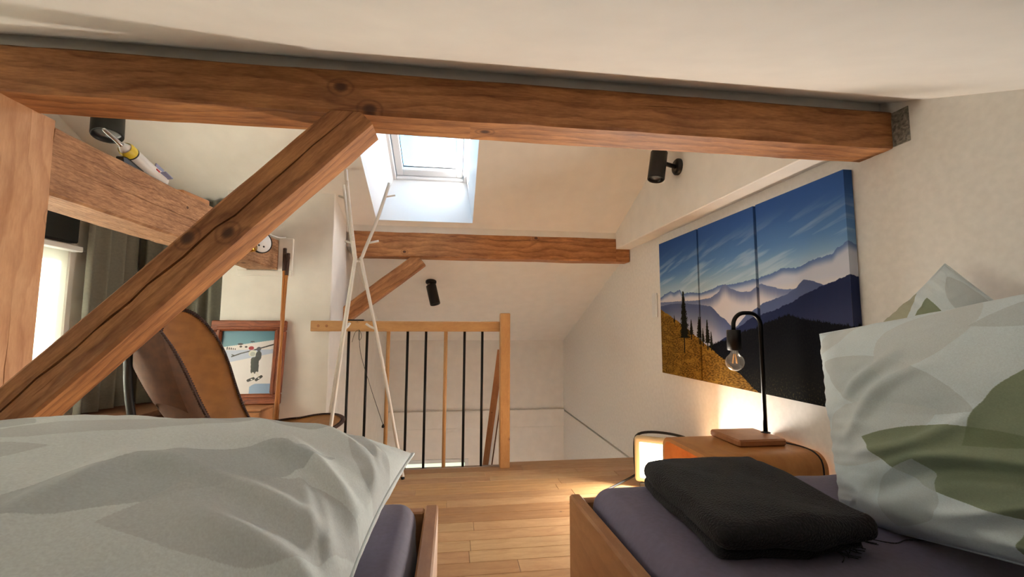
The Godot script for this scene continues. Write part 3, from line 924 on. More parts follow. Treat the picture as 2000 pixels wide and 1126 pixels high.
func make_beds() -> void:
	# left bed
	var bl := thing("bed_frame", "pale wooden bed frame under the large light pillow on the left", "bed")
	var st := st_new()
	bx(st, -.062, -.030, .10, .405, -.95, 1.18, .004); obj("side_rail", st, M.bed, bl)
	st = st_new(); bx(st, -1.03, -1.0, .10, .405, -.95, 1.18, .004); obj("side_rail", st, M.bed, bl)
	st = st_new(); bx(st, -1.0, -.063, .10, .400, 1.148, 1.178, .004); obj("end_board", st, M.bed, bl)
	st = st_new(); bx(st, -1.0, -.063, .10, .400, -.95, -.92, .004); obj("end_board", st, M.bed, bl)
	for q in [[-.10, 1.08], [-.96, 1.08], [-.10, -.88], [-.96, -.88]]:
		st = st_new(); bx(st, q[0] - .035, q[0] + .035, 0, .12, q[1] - .035, q[1] + .035); obj("leg", st, M.bed, bl)
	st = st_new(); bx(st, -.995, -.068, .20, .22, -.91, 1.14); obj("slat_base", st, M.bed, bl)
	var nz := FastNoiseLite.new(); nz.seed = 4; nz.frequency = .55
	st = st_new(true); soft_box(st, P(-.532, .333, .12), Vector3(.91, .215, 2.03), .045, 28, Basis(), nz, .006)
	tag(obj("mattress", st, M.sheet), "grey-violet sheeted mattress under the left pillow", "mattress")
	# right bed, turned slightly
	var turn := Basis(Vector3.UP, deg_to_rad(2.2))
	var br := thing("bed_frame", "pale wooden bed frame on the right by the pictures", "bed")
	br.position = P(.318, 0, 1.205)
	br.basis = turn
	var lb := func(s: SurfaceTool, x0: float, x1: float, y0: float, y1: float, z0: float, z1: float, bev := .004) -> void:
		bx(s, x0, x1, y0, y1, z0, z1, bev)
	st = st_new(); lb.call(st, 0.0, .032, .10, .405, -2.1, 0.0, .005); obj("side_rail", st, M.bed, br)
	st = st_new(); lb.call(st, .90, .93, .10, .405, -2.1, 0.0); obj("side_rail", st, M.bed, br)
	st = st_new(); lb.call(st, .033, .899, .10, .395, -.03, -.002); obj("end_board", st, M.bed, br)
	st = st_new(); lb.call(st, .033, .899, .10, .395, -2.1, -2.07); obj("end_board", st, M.bed, br)
	for q in [[.07, -.07], [.86, -.07], [.07, -2.0], [.86, -2.0]]:
		st = st_new(); lb.call(st, q[0] - .035, q[0] + .035, 0, .12, q[1] - .035, q[1] + .035); obj("leg", st, M.bed, br)
	st = st_new(); lb.call(st, .035, .895, .20, .22, -2.06, -.035); obj("slat_base", st, M.bed, br)
	st = st_new(true); soft_box(st, Vector3.ZERO, Vector3(.855, .22, 2.02), .05, 28, Basis(), nz, .006)
	var m2 := obj("mattress", st, M.sheet)
	tag(m2, "grey-violet sheeted mattress under the black folded blanket", "mattress")
	m2.transform = Transform3D(turn, br.position + turn * P(.4665, .332, -1.045))

	# printed cotton
	var gr := Color(.875, .92, .93)
	var cool := Color(.74, .785, .80); var cool2 := Color(.79, .825, .835); var olive := Color(.62, .62, .51); var green := Color(.45, .50, .38)
	var t1 := leaf_image(768, gr, [[.735, .56, .215, .055, -.87, cool], [.86, .60, .17, .085, -.55, cool2], [.80, .87, .24, .10, .10, olive], [.985, .88, .16, .05, .9, olive], [.42, .60, .15, .06, -.5, cool2], [.55, .40, .17, .06, -.7, cool2], [.45, .88, .2, .09, -.3, olive], [.72, .25, .18, .06, -.4, cool], [.93, .30, .15, .06, 1.0, cool2], [.25, .35, .2, .08, .3, cool], [.2, .75, .2, .08, -.6, cool2], [.35, .15, .18, .06, .1, cool2]], 5)
	M.cotton_left = flat(Color.WHITE, .85)
	M.cotton_left.albedo_texture = tex(t1)
	var t2 := leaf_image(768, Color(.83, .885, .91), [[.62, .30, .24, .10, 2.1, cool], [.42, .22, .24, .11, 1.2, cool2], [.80, .42, .20, .09, .4, cool2], [.33, .50, .26, .12, 1.9, green], [.12, .62, .24, .12, .5, green], [.55, .66, .24, .10, .9, green], [.85, .70, .2, .1, 1.3, cool], [.20, .32, .16, .07, .4, cool], [.9, .12, .16, .07, .8, cool2], [.4, .9, .3, .12, .2, olive]], 6)
	M.cotton_right = flat(Color.WHITE, .85)
	M.cotton_right.albedo_texture = tex(t2)
	# left pillow, lying
	var pc := P(-.50, .585, .60)
	var ax := Vector3(.42, -.012, 0); var az := Vector3(0, -.004, .41)
	var folds := [[.80, -.45, .9, .32, .05, .012], [.66, -.30, 1.0, .35, .045, .010], [.80, -.05, .5, .35, .05, .016], [.70, .20, .35, .40, .05, .014], [.58, .15, 1.1, .4, .06, .008], [.85, .45, .2, .3, .05, .014], [.40, .45, 1.35, .4, .05, .010], [.2, .55, 1.5, .35, .06, .010], [-.1, .6, 1.5, .35, .06, .010], [.88, -.5, 1.2, .35, .018, .006], [.94, -.2, 1.3, .4, .018, .006], [.8, .1, 1.25, .45, .02, .006], [.92, .35, 1.35, .4, .018, .006]]
	var p := thing("pillow", "large pale leaf-print pillow lying on the left bed", "pillow", "leaf print pillows")
	obj("cover", pillow_mesh(pc, ax, Vector3(0.02, 1, 0).normalized(), az, .135, 31, folds), M.cotton_left, p)
	obj("seam", pillow_seam(pc, ax, az), M.cotton_left, p)
	# right pillows, standing against the wall
	var a2 := Vector3(.045, .208, -.065); var z2 := Vector3(.0, .07, .385)
	var c2 := P(.932, .698, .618)
	var upn := a2.cross(z2).normalized()
	if upn.x > 0: upn = -upn
	var f2 := [[-.5, -.2, 1.2, .6, .06, -.022], [-.35, .1, 1.35, .6, .05, .024], [-.65, .1, 1.4, .5, .05, .022], [-.2, -.3, 1.0, .45, .05, .016], [.1, -.45, .8, .5, .05, .014], [.35, -.5, .5, .35, .05, .016], [-.8, .3, 1.4, .5, .05, .024]]
	p = thing("pillow", "leaf-print pillow with green shapes propped up on the right bed", "pillow", "leaf print pillows")
	obj("cover", pillow_mesh(c2, a2, upn, z2, .10, 41, f2, 96, .03), M.cotton_right, p)
	obj("seam", pillow_seam(c2, a2, z2, .03), M.cotton_right, p)
	var a3 := Vector3(.115, .13, .07); var z3 := Vector3(.02, .17, -.20)
	var c3 := P(1.125, .718, .842)
	var up3 := a3.cross(z3).normalized()
	if up3.x > 0: up3 = -up3
	p = thing("pillow", "pillow behind the propped one, its pointed corner against the wall", "pillow", "leaf print pillows")
	obj("cover", pillow_mesh(c3, a3, up3, z3, .06, 43, []), M.cotton_right, p)
	obj("seam", pillow_seam(c3, a3, z3), M.cotton_right, p)
	# folded blanket
	var bk := thing("folded_blanket", "black fleece blanket folded on the right mattress", "blanket")
	var fb := FastNoiseLite.new(); fb.seed = 9; fb.frequency = .5
	var bt := Basis(Vector3.UP, deg_to_rad(-4.0)) * Basis(Vector3.BACK, deg_to_rad(2.0))
	st = st_new(true); soft_box(st, P(.627, .490, .925), Vector3(.31, .052, .40), .026, 26, bt, fb, .014, .006); obj("upper_fold", st, M.fleece, bk)
	st = st_new(true); soft_box(st, P(.62, .461, .935), Vector3(.285, .036, .38), .018, 22, bt, fb, .012); obj("lower_fold", st, M.fleece, bk)
	st = st_new(true)
	for i in 14:
		var x := .69 + .008 * i
		var z := .742 + .004 * i
		tube(st, smooth_path([P(x, .452, z + .03), P(x + rng.randf_range(-.01, .01), .447, z), P(x + rng.randf_range(-.01, .03), .4445, z - .006 - rng.randf() * .012)], 6), .0009, 5)
	tube(st, smooth_path([P(.80, .449, .79), P(.84, .445, .775), P(.88, .4445, .785), P(.92, .4445, .775)], 14), .001, 5)
	var fr := obj("fringe", st, M.fleece, bk)
	fr.set_meta("kind", "stuff")

func make_right_side() -> void:
	# three canvases
	var img := tex(mountain_image())
	var zs := [[2.625, 2.19], [2.176, 1.736], [1.719, 1.282]]
	var labels := ["left mountain canvas with golden hillside and a tall dark spruce", "middle mountain canvas with misty peaks behind the desk lamp's bulb", "right mountain canvas with dark forest slope and wide blue sky"]
	var y0 := .580; var y1 := 1.386; var xf := 1.295
	var tot := 2.625 - 1.282
	var pm := flat(Color.WHITE, .8)
	pm.metallic_specular = 0.15
	pm.albedo_texture = img
	for i in 3:
		var t := thing("canvas_print", labels[i], "picture", "three part mountain picture")
		var za: float = zs[i][0]; var zb: float = zs[i][1]
		var st := st_new()
		var u0 := (2.625 - za) / tot; var u1 := (2.625 - zb) / tot
		quad(st, P(xf, y1, za), P(xf, y1, zb), P(xf, y0, zb), P(xf, y0, za), Vector3(-1, 0, 0), Vector2(u0, 0), Vector2(u1, 0), Vector2(u1, 1), Vector2(u0, 1))
		var e := .02
		quad(st, P(xf, y1, zb), P(W - .003, y1, zb), P(W - .003, y0, zb), P(xf, y0, zb), Vector3(0, 0, 1), Vector2(u1, 0), Vector2(u1 - e, 0), Vector2(u1 - e, 1), Vector2(u1, 1))
		quad(st, P(xf, y1, za), P(W - .003, y1, za), P(W - .003, y0, za), P(xf, y0, za), Vector3(0, 0, -1), Vector2(u0, 0), Vector2(u0 + e, 0), Vector2(u0 + e, 1), Vector2(u0, 1))
		quad(st, P(xf, y1, za), P(xf, y1, zb), P(W - .003, y1, zb), P(W - .003, y1, za), Vector3.UP, Vector2(u0, 0), Vector2(u1, 0), Vector2(u1, .03), Vector2(u0, .03))
		quad(st, P(xf, y0, za), P(xf, y0, zb), P(W - .003, y0, zb), P(W - .003, y0, za), Vector3.DOWN, Vector2(u0, 1), Vector2(u1, 1), Vector2(u1, .97), Vector2(u0, .97))
		obj("printed_canvas", st, pm, t)
		st = st_new(); bx(st, W - .024, W - .0005, y0 + .012, y1 - .012, zb + .012, za - .012); obj("stretcher", st, M.beech, t)
	# switch plate
	var sp := thing("wall_switch", "white double switch plate left of the mountain canvases", "switch")
	var st := st_new(); bx(st, W - .010, W, .925, 1.085, 2.735, 2.80, .003); obj("plate", st, M.white, sp)
	for y in [.965, 1.045]:
		st = st_new(); bx(st, W - .014, W - .009, y - .031, y + .031, 2.742, 2.793, .002); obj("rocker", st, M.white, sp)

	# bent plywood night table: open towards the left bed, cut-out in both ends
	var nt := thing("night_table", "bent plywood night table beside the right wall", "table")
	var nx0 := .872; var nx1 := 1.312; var nz0 := 1.432; var nz1 := 1.785; var top := .412; var th := .016; var r := .055
	var shell := func(x0: float, x1: float, pts: Array) -> SurfaceTool:
		var s := st_new(true)
		for i in pts.size() - 1:
			var a: Vector2 = pts[i][0]; var b: Vector2 = pts[i + 1][0]
			var na: Vector2 = pts[i][1]; var nb: Vector2 = pts[i + 1][1]
			var a2 := a - na * th; var b2 := b - nb * th
			var o := Vector3(0, na.y + nb.y, -(na.x + nb.x))
			var la: float = pts[i][2]; var lb2: float = pts[i + 1][2]
			s.set_smooth_group(0)
			quad(s, P(x0, a.y, a.x), P(x1, a.y, a.x), P(x1, b.y, b.x), P(x0, b.y, b.x), o, Vector2(la, x0), Vector2(la, x1), Vector2(lb2, x1), Vector2(lb2, x0))
			s.set_smooth_group(1)
			quad(s, P(x0, a2.y, a2.x), P(x1, a2.y, a2.x), P(x1, b2.y, b2.x), P(x0, b2.y, b2.x), -o, Vector2(la, x0), Vector2(la, x1), Vector2(lb2, x1), Vector2(lb2, x0))
			s.set_smooth_group(-1)
			quad(s, P(x0, a.y, a.x), P(x0, b.y, b.x), P(x0, b2.y, b2.x), P(x0, a2.y, a2.x), Vector3(-1, 0, 0), Vector2(la, 0), Vector2(lb2, 0), Vector2(lb2, .016), Vector2(la, .016))
			quad(s, P(x1, a.y, a.x), P(x1, b.y, b.x), P(x1, b2.y, b2.x), P(x1, a2.y, a2.x), Vector3(1, 0, 0), Vector2(la, 0), Vector2(lb2, 0), Vector2(lb2, .016), Vector2(la, .016))
		for k in [0, pts.size() - 1]:
			var a: Vector2 = pts[k][0]; var a2: Vector2 = a - pts[k][1] * th
			quad(s, P(x0, a.y, a.x), P(x1, a.y, a.x), P(x1, a2.y, a2.x), P(x0, a2.y, a2.x), Vector3.DOWN)
		return s
	var arc := func(cz: float, cy: float, a0: float, a1: float, l0: float) -> Array:
		var out := []
		for i in 9:
			var a := lerpf(a0, a1, i / 8.0)
			out.append([Vector2(cz + cos(a) * r, cy + sin(a) * r), Vector2(cos(a), sin(a)), l0 + r * absf(a - a0)])
		return out
	var profile := []
	profile.append([Vector2(nz0, .30), Vector2(-1, 0), 0.0])
	profile.append_array(arc.call(nz0 + r, top - r, PI, PI / 2, .06))
	profile.append_array(arc.call(nz1 - r, top - r, PI / 2, 0.0, .40))
	profile.append([Vector2(nz1, .30), Vector2(1, 0), .55])
	obj("top", shell.call(nx0, nx1, profile), M.ply, nt)
	# the near end is a full panel, the far end two legs with the cut-out between
	obj("end_panel", shell.call(nx0, nx1, [[Vector2(nz0, 0.0), Vector2(-1, 0), 0.0], [Vector2(nz0, .30), Vector2(-1, 0), .30]]), M.ply, nt)
	obj("leg", shell.call(nx0, nx0 + .11, [[Vector2(nz1, .30), Vector2(1, 0), 0.0], [Vector2(nz1, 0.0), Vector2(1, 0), .30]]), M.ply, nt)
	obj("leg", shell.call(nx1 - .09, nx1, [[Vector2(nz1, .30), Vector2(1, 0), 0.0], [Vector2(nz1, 0.0), Vector2(1, 0), .30]]), M.ply, nt)

	# desk lamp
	var dl := thing("table_lamp", "black hooked table lamp with clear bulb on a wooden base", "lamp")
	var bt := top + .001
	st = st_new(); rbox(st, P(1.155, bt + .013, 1.645), Vector3(.195, .026, .19), .006); obj("base", st, M.oak_base, dl)
	var px := 1.245; var pz := 1.655; var ty := .915
	st = st_new(true)
	var path := [P(px, bt + .024, pz)]
	var hook := [P(px, ty - .05, pz)]
	for i in 9: hook.append(P(px - .05 + .05 * cos(i / 8.0 * PI / 2), ty - .05 + .05 * sin(i / 8.0 * PI / 2), pz))
	for i in 9: hook.append(P(1.175 - .05 * sin(i / 8.0 * PI / 2) , ty - .05 + .05 * cos(i / 8.0 * PI / 2), pz))
	hook.append(P(1.125, .845, pz))
	path.append_array(hook)
	tube(st, path, .0082, 14); obj("pole", st, M.black_metal, dl)
	st = st_new(true); lathe(st, P(px, bt + .025, pz), Vector3.UP, [Vector2(.018, 0), Vector2(.018, .003), Vector2(.009, .006)], 20); obj("pole_foot", st, M.black_metal, dl)
	st = st_new(true); lathe(st, P(1.125, .765, pz), Vector3.UP, [Vector2(.022, 0), Vector2(.0265, .001), Vector2(.0265, .079), Vector2(.024, .082), Vector2(0, .082)], 28); obj("socket", st, M.black, dl)
	var bu := obj("bulb", bulb_mesh(P(1.125, .765, pz), .0355), M.bulb, dl)
	st = st_new(true)
	for a in 4:
		var q := a * TAU / 4 + .4
		tube(st, [P(1.125 + .004 * cos(q), .750, pz + .004 * sin(q)), P(1.125 + .011 * cos(q), .712, pz + .011 * sin(q))], .0016, 6)
	obj("filament", st, M.filament, bu)
	st = st_new(true); tube(st, [P(1.125, .765, pz), P(1.125, .738, pz)], [.008, .0035], 10); obj("stem", st, M.bulb, bu)
	st = st_new(true); tube(st, smooth_path([P(1.255, bt + .010, 1.62), P(1.275, bt + .003, 1.585), P(1.29, bt + .004, 1.52), P(1.285, bt - .002, 1.455), P(1.283, .375, 1.423), P(1.283, .25, 1.422), P(1.283, .03, 1.40), P(1.285, .004, 1.36)], 40), .0026, 8); obj("cable", st, M.rubber, dl)

	# work light on the floor behind the night table
	var wl := thing("work_light", "glowing flat work light on the floor behind the night table", "lamp")
	wl.position = P(1.128, 0, 2.305)
	wl.rotation.y = deg_to_rad(-36.0)
	st = st_new(true); soft_box(st, P(0.000, .143, 0.000), Vector3(.30, .245, .05), .022, 12); obj("housing", st, M.cream, wl)
	st = st_new(); rbox(st, P(0.000, .143, -0.026), Vector3(.235, .185, .006), .002); obj("led_panel", st, M.led, wl)
	st = st_new(true)
	tube(st, smooth_path([P(0.140, .04, 0.025), P(0.153, .18, 0.030), P(0.135, .262, 0.030), P(0.000, .286, 0.030), P(-0.135, .265, 0.030), P(-0.159, .18, 0.030), P(-0.150, .03, 0.025)], 40), .007, 8)
	obj("handle", st, M.rubber, wl)
	for x in [-.105, .105]:
		st = st_new(); bx(st, x - .015, x + .015, 0, .025, -.035, .055); obj("foot", st, M.rubber, wl)
	st = st_new(true); tube(st, smooth_path([P(-0.145, .05, 0.035), P(-0.180, .03, -0.005), P(-0.235, .007, -0.085), P(-0.265, .006, -0.205), P(-0.260, .006, -0.305)], 30), .006, 8); obj("cable", st, M.rubber, wl)
	var al := AreaLight3D.new()
	al.name = "work_light_beam"
	al.area_size = Vector2(.235, .185)
	al.light_color = Color(1, .965, .915)
	al.light_energy = 1.15
	al.area_range = 12.0
	al.area_attenuation = 2.0
	al.shadow_enabled = true
	wl.add_child(al)
	al.position = P(0.000, .143, -0.033)
	al.rotation = Vector3(0, PI, 0)

func bulb_mesh(at: Vector3, r: float) -> SurfaceTool:
	var st := st_new(true)
	var prof := [Vector2(.013, 0.0), Vector2(.0135, -.008)]
	for i in 19:
		var a := lerpf(.62, PI, i / 18.0)
		prof.append(Vector2(r * sin(a) if i < 18 else 0.0, -.036 - r * .65 + r * cos(a) * 1.0 + .012))
	lathe(st, at, Vector3.UP, prof, 28)
	return st

func make_left_side() -> void:
	# bench under the window
	var be := thing("window_bench", "low dark wooden bench under the curtained window", "bench")
	var st := st_new(); bx(st, GL + .003, -1.60, .365, .397, 1.60, 2.99, .004); obj("top", st, M.bench, be)
	st = st_new(); bx(st, GL + .01, -1.63, .0, .365, 1.62, 1.65); obj("side", st, M.bench, be)
	st = st_new(); bx(st, GL + .01, -1.63, .0, .365, 2.93, 2.96); obj("side", st, M.bench, be)
	st = st_new(); bx(st, -1.65, -1.63, .0, .365, 1.65, 2.93); obj("front", st, M.bench, be)
	# curtains
	for k in 2:
		st = st_new(true)
		var n := 130 if k == 0 else 70
		var g := []
		for i in n + 1:
			var t := float(i) / n
			var w := sin(t * TAU * (5.5 if k == 0 else 3.5) + .7 * sin(t * 17.0))
			var col := []
			for j in 13:
				var y := lerpf(.402, 1.64, j / 12.0)
				var amp := .028 * (1.15 - .3 * j / 12.0)
				if k == 0: col.append(P(lerpf(-1.905, -1.400, t), y, 2.945 + w * amp + .01 * sin(t * 9.0 + y * 2.0)))
				else: col.append(P(-1.895 + w * amp * .8, y, lerpf(2.545, 2.90, t)))
			g.append(col)
		for i in n:
			for j in 12:
				quad(st, g[i][j], g[i + 1][j], g[i + 1][j + 1], g[i][j + 1], Vector3(0, 0, 1) if k == 0 else Vector3(1, 0, 0))
		tag(obj("curtain", st, M.curtain), ["wide grey-green curtain hanging behind the leather chair", "grey-green curtain hanging beside the bright window blind"][k], "curtain", "grey-green curtains")
	# butterfly chair
	var ch := thing("butterfly_chair", "tan leather butterfly chair with laced edges and black frame", "chair")
	var chp := Transform3D(Basis(Vector3.UP, deg_to_rad(10.0)), P(-.94, 0, 2.19))   # faces +x
	var sling := func(off: float) -> Array:
		var out := []
		for i in 129:
			var th := TAU * i / 128.0
			var row := []
			var rr := lobe(th)
			for j in 25:
				row.append(chp * sling_point(th, rr * j / 24.0, off))
			out.append(row)
		return out
	var top: Array = sling.call(.0)
	var bot: Array = sling.call(-.006)
	for k in 2:
		st = st_new(true)
		var g: Array = top if k == 0 else bot
		for i in 128:
			for j in range(0, 24):
				var up := Vector3.UP * (1.0 if k == 0 else -1.0)
				# which way the sheet looks: away from the floor side
				var e1: Vector3 = g[i + 1][j + 1] - g[i][j]
				var e2: Vector3 = g[i][j + 1] - g[i + 1][j]
				var nn := e1.cross(e2)
				if nn.y < 0: nn = -nn
				quad(st, g[i][j], g[i][j + 1], g[i + 1][j + 1], g[i + 1][j], nn * up.y, Vector2(g[i][j].x, g[i][j].z), Vector2(g[i][j + 1].x, g[i][j + 1].z), Vector2(g[i + 1][j + 1].x, g[i + 1][j + 1].z), Vector2(g[i + 1][j].x, g[i + 1][j].z))
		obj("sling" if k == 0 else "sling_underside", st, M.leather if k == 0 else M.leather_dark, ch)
	# laced rim: a cord with cross stitches
	st = st_new(true)
	var rim := []
	for i in 129: rim.append(top[i][24])
	tube(st, rim, .006, 6, false)
	obj("rim", st, M.lace, ch)
	st = st_new()
	var fine := smooth_path(rim, 420)
	for i in range(0, 420, 1):
		var a: Vector3 = fine[i]
		var d: Vector3 = (fine[i + 1] - a).normalized()
		var cin := (chp * Vector3(0, .42, 0) - a).normalized()
		cin = (cin - d * cin.dot(d)).normalized()
		tube(st, [a - cin * .007 - d * .005, a + cin * .014 + d * .006], .0042, 5)
	var lc := obj("lacing", st, M.lace, ch)
	lc.set_meta("kind", "stuff")
	# outer pockets that hold the frame on the back wings
	for sgn in [-1.0, 1.0]:
		st = st_new(true)
		var th0: float = PI + sgn * PI / 4
		for i in 16:
			for j in 8:
				var q := []
				for c in [[0, 0], [1, 0], [1, 1], [0, 1]]:
					var th: float = th0 + lerpf(-.30, .30, (i + c[0]) / 16.0)
					var rr := lobe(th)
					q.append(chp * sling_point(th, lerpf(.68, .995, (j + c[1]) / 8.0) * rr, -.016 * sin(PI * (i + c[0]) / 16.0) - .006))
				quad(st, q[0], q[1], q[2], q[3], q[0] - chp * Vector3(0, .6, 0))
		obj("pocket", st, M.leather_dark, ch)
	# black frame: four bent rods
	var tips := []
	for k in 4:
		var th := PI / 4 + k * PI / 2
		tips.append(chp * (sling_point(th, lobe(th) * .93, -.022)))
	var feet := [Vector3(.30, .014, .27), Vector3(.30, .014, -.27), Vector3(-.30, .014, -.27), Vector3(-.30, .014, .27)]
	# rod k runs from a tip down to the floor under the opposite end on its own side
	var order := {}
	for k in 4:
		var tip: Vector3 = tips[k]
		var lt: Vector3 = chp.affine_inverse() * tip
		var foot := chp * Vector3(signf(lt.x) * .16, .014, signf(lt.z) * .30)
		st = st_new(true)
		tube(st, smooth_path([tip, tip.lerp(foot, .35) + (chp.basis * Vector3(signf(lt.x) * .02, 0, signf(lt.z) * .03)), foot], 20), .014, 10)
		obj("frame_rod", st, M.black, ch)
		order[k] = foot
	st = st_new(true)
	tube(st, [order[0], order[1], order[2], order[3], order[0]], .012, 10, false)
	obj("floor_rod", st, M.black, ch)

	# crate and framed skier picture
	var cr := thing("wooden_crate", "light wooden crate carrying the framed skier picture", "crate")
	for i in 3:
		st = st_new(); bx(st, -1.42, -1.03, .012 + i * .13, .132 + i * .13, 2.60, 2.616); obj("slat", st, M.crate, cr)
		st = st_new(); bx(st, -1.42, -1.03, .012 + i * .13, .132 + i * .13, 2.838, 2.854); obj("slat", st, M.crate, cr)
	for x in [-1.42, -1.046]:
		st = st_new(); bx(st, x, x + .016, .0, .392, 2.617, 2.837); obj("end_board", st, M.crate, cr)
	st = st_new(); bx(st, -1.42, -1.03, .392, .404, 2.617, 2.837); obj("top_board", st, M.crate, cr)
	var pf := thing("framed_picture", "brown wooden frame with a skier crossing snow, leaning on the wall", "picture")
	pf.transform = Transform3D(Basis(Vector3.RIGHT, deg_to_rad(-6.0)), P(-1.205, .4045, 2.79))
	var fw := .42; var fh := .49; var bw := .062
	for q in [[-fw / 2, fw / 2, 0.0, bw], [-fw / 2, fw / 2, fh - bw, fh], [-fw / 2, -fw / 2 + bw, bw, fh - bw], [fw / 2 - bw, fw / 2, bw, fh - bw]]:
		st = st_new(); bx(st, q[0], q[1], q[2], q[3], -.018, .012, .006)
		var o := obj("frame_bar", st, M.frame_wood, pf)
		st = st_new()
		var horiz: bool = q[1] - q[0] > q[3] - q[2]
		var low: bool = q[2] < .01 if horiz else q[0] < 0.0
		if horiz: bx(st, -fw / 2 + bw * .55, fw / 2 - bw * .55, (bw * .62 if low else fh - bw * .9), (bw * .9 if low else fh - bw * .62), -.024, -.016, .003)
		else: bx(st, (-fw / 2 + bw * .62 if low else fw / 2 - bw * .9), (-fw / 2 + bw * .9 if low else fw / 2 - bw * .62), bw * .9, fh - bw * .9, -.024, -.016, .003)
		obj("moulding", st, M.frame_wood, o)
	st = st_new()
	quad(st, P(-fw / 2 + bw, fh - bw, .002), P(fw / 2 - bw, fh - bw, .002), P(fw / 2 - bw, bw, .002), P(-fw / 2 + bw, bw, .002), Vector3(0, 0, 1))
	var pm := flat(Color.WHITE, .35)
	pm.albedo_texture = tex(skier_image())
	obj("print", st, pm, pf)
	# bamboo ski poles
	for i in 2:
		var sp := thing("ski_pole", ["bamboo ski pole nearest the partition, with dark leather strap", "second bamboo ski pole crossing in front of the picture frame"][i], "ski pole", "bamboo ski poles")
		var x0 := -1.000 + .020 * i; var lo := P(-.918 - .022 * i, .0, 2.545 - .012 * i); var hi := P(x0, 1.315 - .03 * i, 2.76 + .0 * i)
		st = st_new(true)
		var pts := []; var rad := []
		for k in 41:
			pts.append(lo.lerp(hi, k / 40.0))
			rad.append(.0075 + (.0016 if k % 8 == 4 else 0.0))
		tube(st, pts, rad, 10); obj("cane", st, M.bamboo, sp)
		st = st_new(true)
		tube(st, [lo.lerp(hi, .90), lo.lerp(hi, 1.005)], .0105, 10); obj("grip", st, M.lace, sp)
		st = st_new(true)
		var tp := lo.lerp(hi, .995)
		tube(st, smooth_path([tp, tp + Vector3(.012, -.02, .012), tp + Vector3(.016 - .03 * i, -.08, .014), tp + Vector3(.010 - .02 * i, -.125, .012), tp + Vector3(-.002, -.09, .012), tp], 24), .004, 6); obj("strap", st, M.lace, sp)
		st = st_new(true)
		var bc := lo.lerp(hi, .06 + .05 * i)
		var ring := []
		for k in 25: ring.append(bc + Vector3(cos(k * TAU / 24) * .028, 0, sin(k * TAU / 24) * .028))
		tube(st, ring, .003, 6, false); obj("basket", st, M.lace, sp)
	# brass lamp-like clock on the weathered beam
	var ck := thing("brass_clock", "small brass holder with a round white dial on the weathered beam", "clock")
	st = st_new(true); lathe(st, P(-1.072, 1.262, 2.40), Vector3(1, 0, .15), [Vector2(0, 0), Vector2(.030, .0), Vector2(.034, .01), Vector2(.030, .02), Vector2(.026, .045), Vector2(.022, .06), Vector2(0, .06)], 24); obj("holder", st, M.brass, ck)
	var fd := Vector3(.80, .05, .60).normalized()
	var fc := P(-1.008, 1.300, 2.45)
	st = st_new(true); lathe(st, fc - fd * .016, fd, [Vector2(0, 0), Vector2(.058, 0), Vector2(.060, .010), Vector2(.060, .018), Vector2(.055, .018)], 32); obj("case", st, M.black_metal, ck)
	st = st_new(true); lathe(st, fc, fd, [Vector2(.055, 0), Vector2(.053, .003), Vector2(0, .0045)], 32)
	var dial := obj("dial", st, M.white, ck)
	for q in [[-.012, -.024], [.014, -.020]]:
		st = st_new(true); lathe(st, fc + fd * .004 + Vector3.UP * q[1] + fd.cross(Vector3.UP) * q[0], fd, [Vector2(.005, 0), Vector2(.005, .002), Vector2(0, .002)], 12); obj("dot", st, M.black, dial)
	# toy rocket on the beam
	var rk := thing("toy_rocket", "white toy rocket with yellow collar lying on the weathered beam", "toy")
	var ra := P(-1.112, 1.478, 1.515); var rb := P(-1.112, 1.395, 1.86)
	var rd := (rb - ra).normalized()
	var RL := (rb - ra).length()
	var seg := func(called: String, m: Material, prof: Array) -> void:
		var s := st_new(true); lathe(s, ra, rd, prof, 22); obj(called, s, m, rk)
	seg.call("nozzle", M.steel, [Vector2(0, 0), Vector2(.0055, 0), Vector2(.0065, .075), Vector2(.012, .085)])
	seg.call("nose", M.white, [Vector2(.009, .078), Vector2(.019, .098), Vector2(.021, .104)])
	seg.call("collar", flat(Color(.86, .76, .22), .5), [Vector2(.021, .096), Vector2(.0245, .106), Vector2(.0245, .124), Vector2(.023, .128)])
	seg.call("band", M.black, [Vector2(.0235, .126), Vector2(.0245, .127), Vector2(.0245, .131), Vector2(.0235, .132)])
	seg.call("body", M.white, [Vector2(.021, .130), Vector2(.0235, .134), Vector2(.0235, .245), Vector2(.025, .262), Vector2(.026, .285), Vector2(.022, .305), Vector2(.012, .318), Vector2(0, .320)])
	seg.call("tail", M.steel, [Vector2(.003, .31), Vector2(.003, RL - .012), Vector2(0, RL - .011)])
	var side := rd.cross(Vector3.UP).normalized()
	var upr := side.cross(rd).normalized()
	for k in 2:
		st = st_new()
		var dirf: Vector3 = upr if k == 0 else side * .9 + upr * .2
		rbox(st, ra + rd * .272 + dirf * .030, Vector3(.005, .030, .046), .001, Basis(dirf.cross(rd).normalized(), dirf.normalized(), rd).orthonormalized()); obj("fin", st, flat(Color(.55, .58, .72), .5), rk)
	st = st_new(); rbox(st, ra + rd * .235 + side * .0238 + upr * .004, Vector3(.003, .006, .020), .001, Basis(side, upr, rd).orthonormalized()); obj("mark", st, flat(Color(.72, .10, .16), .5), rk)
	st = st_new(); rbox(st, P(-1.122, 1.412, 1.655), Vector3(.024, .046, .10), .003, Basis(Vector3.RIGHT, deg_to_rad(12.0))); obj("cradle", st, M.black, rk)
	# small offcut and a white cable by the beam's far end
	st = st_new(); rbox(st, P(-1.15, 1.407, 2.05), Vector3(.07, .035, .20), .004, Basis(Vector3.RIGHT, deg_to_rad(3.0)))
	tag(obj("wood_offcut", st, M.crate), "small light wood offcut lying on the weathered beam", "wood block")
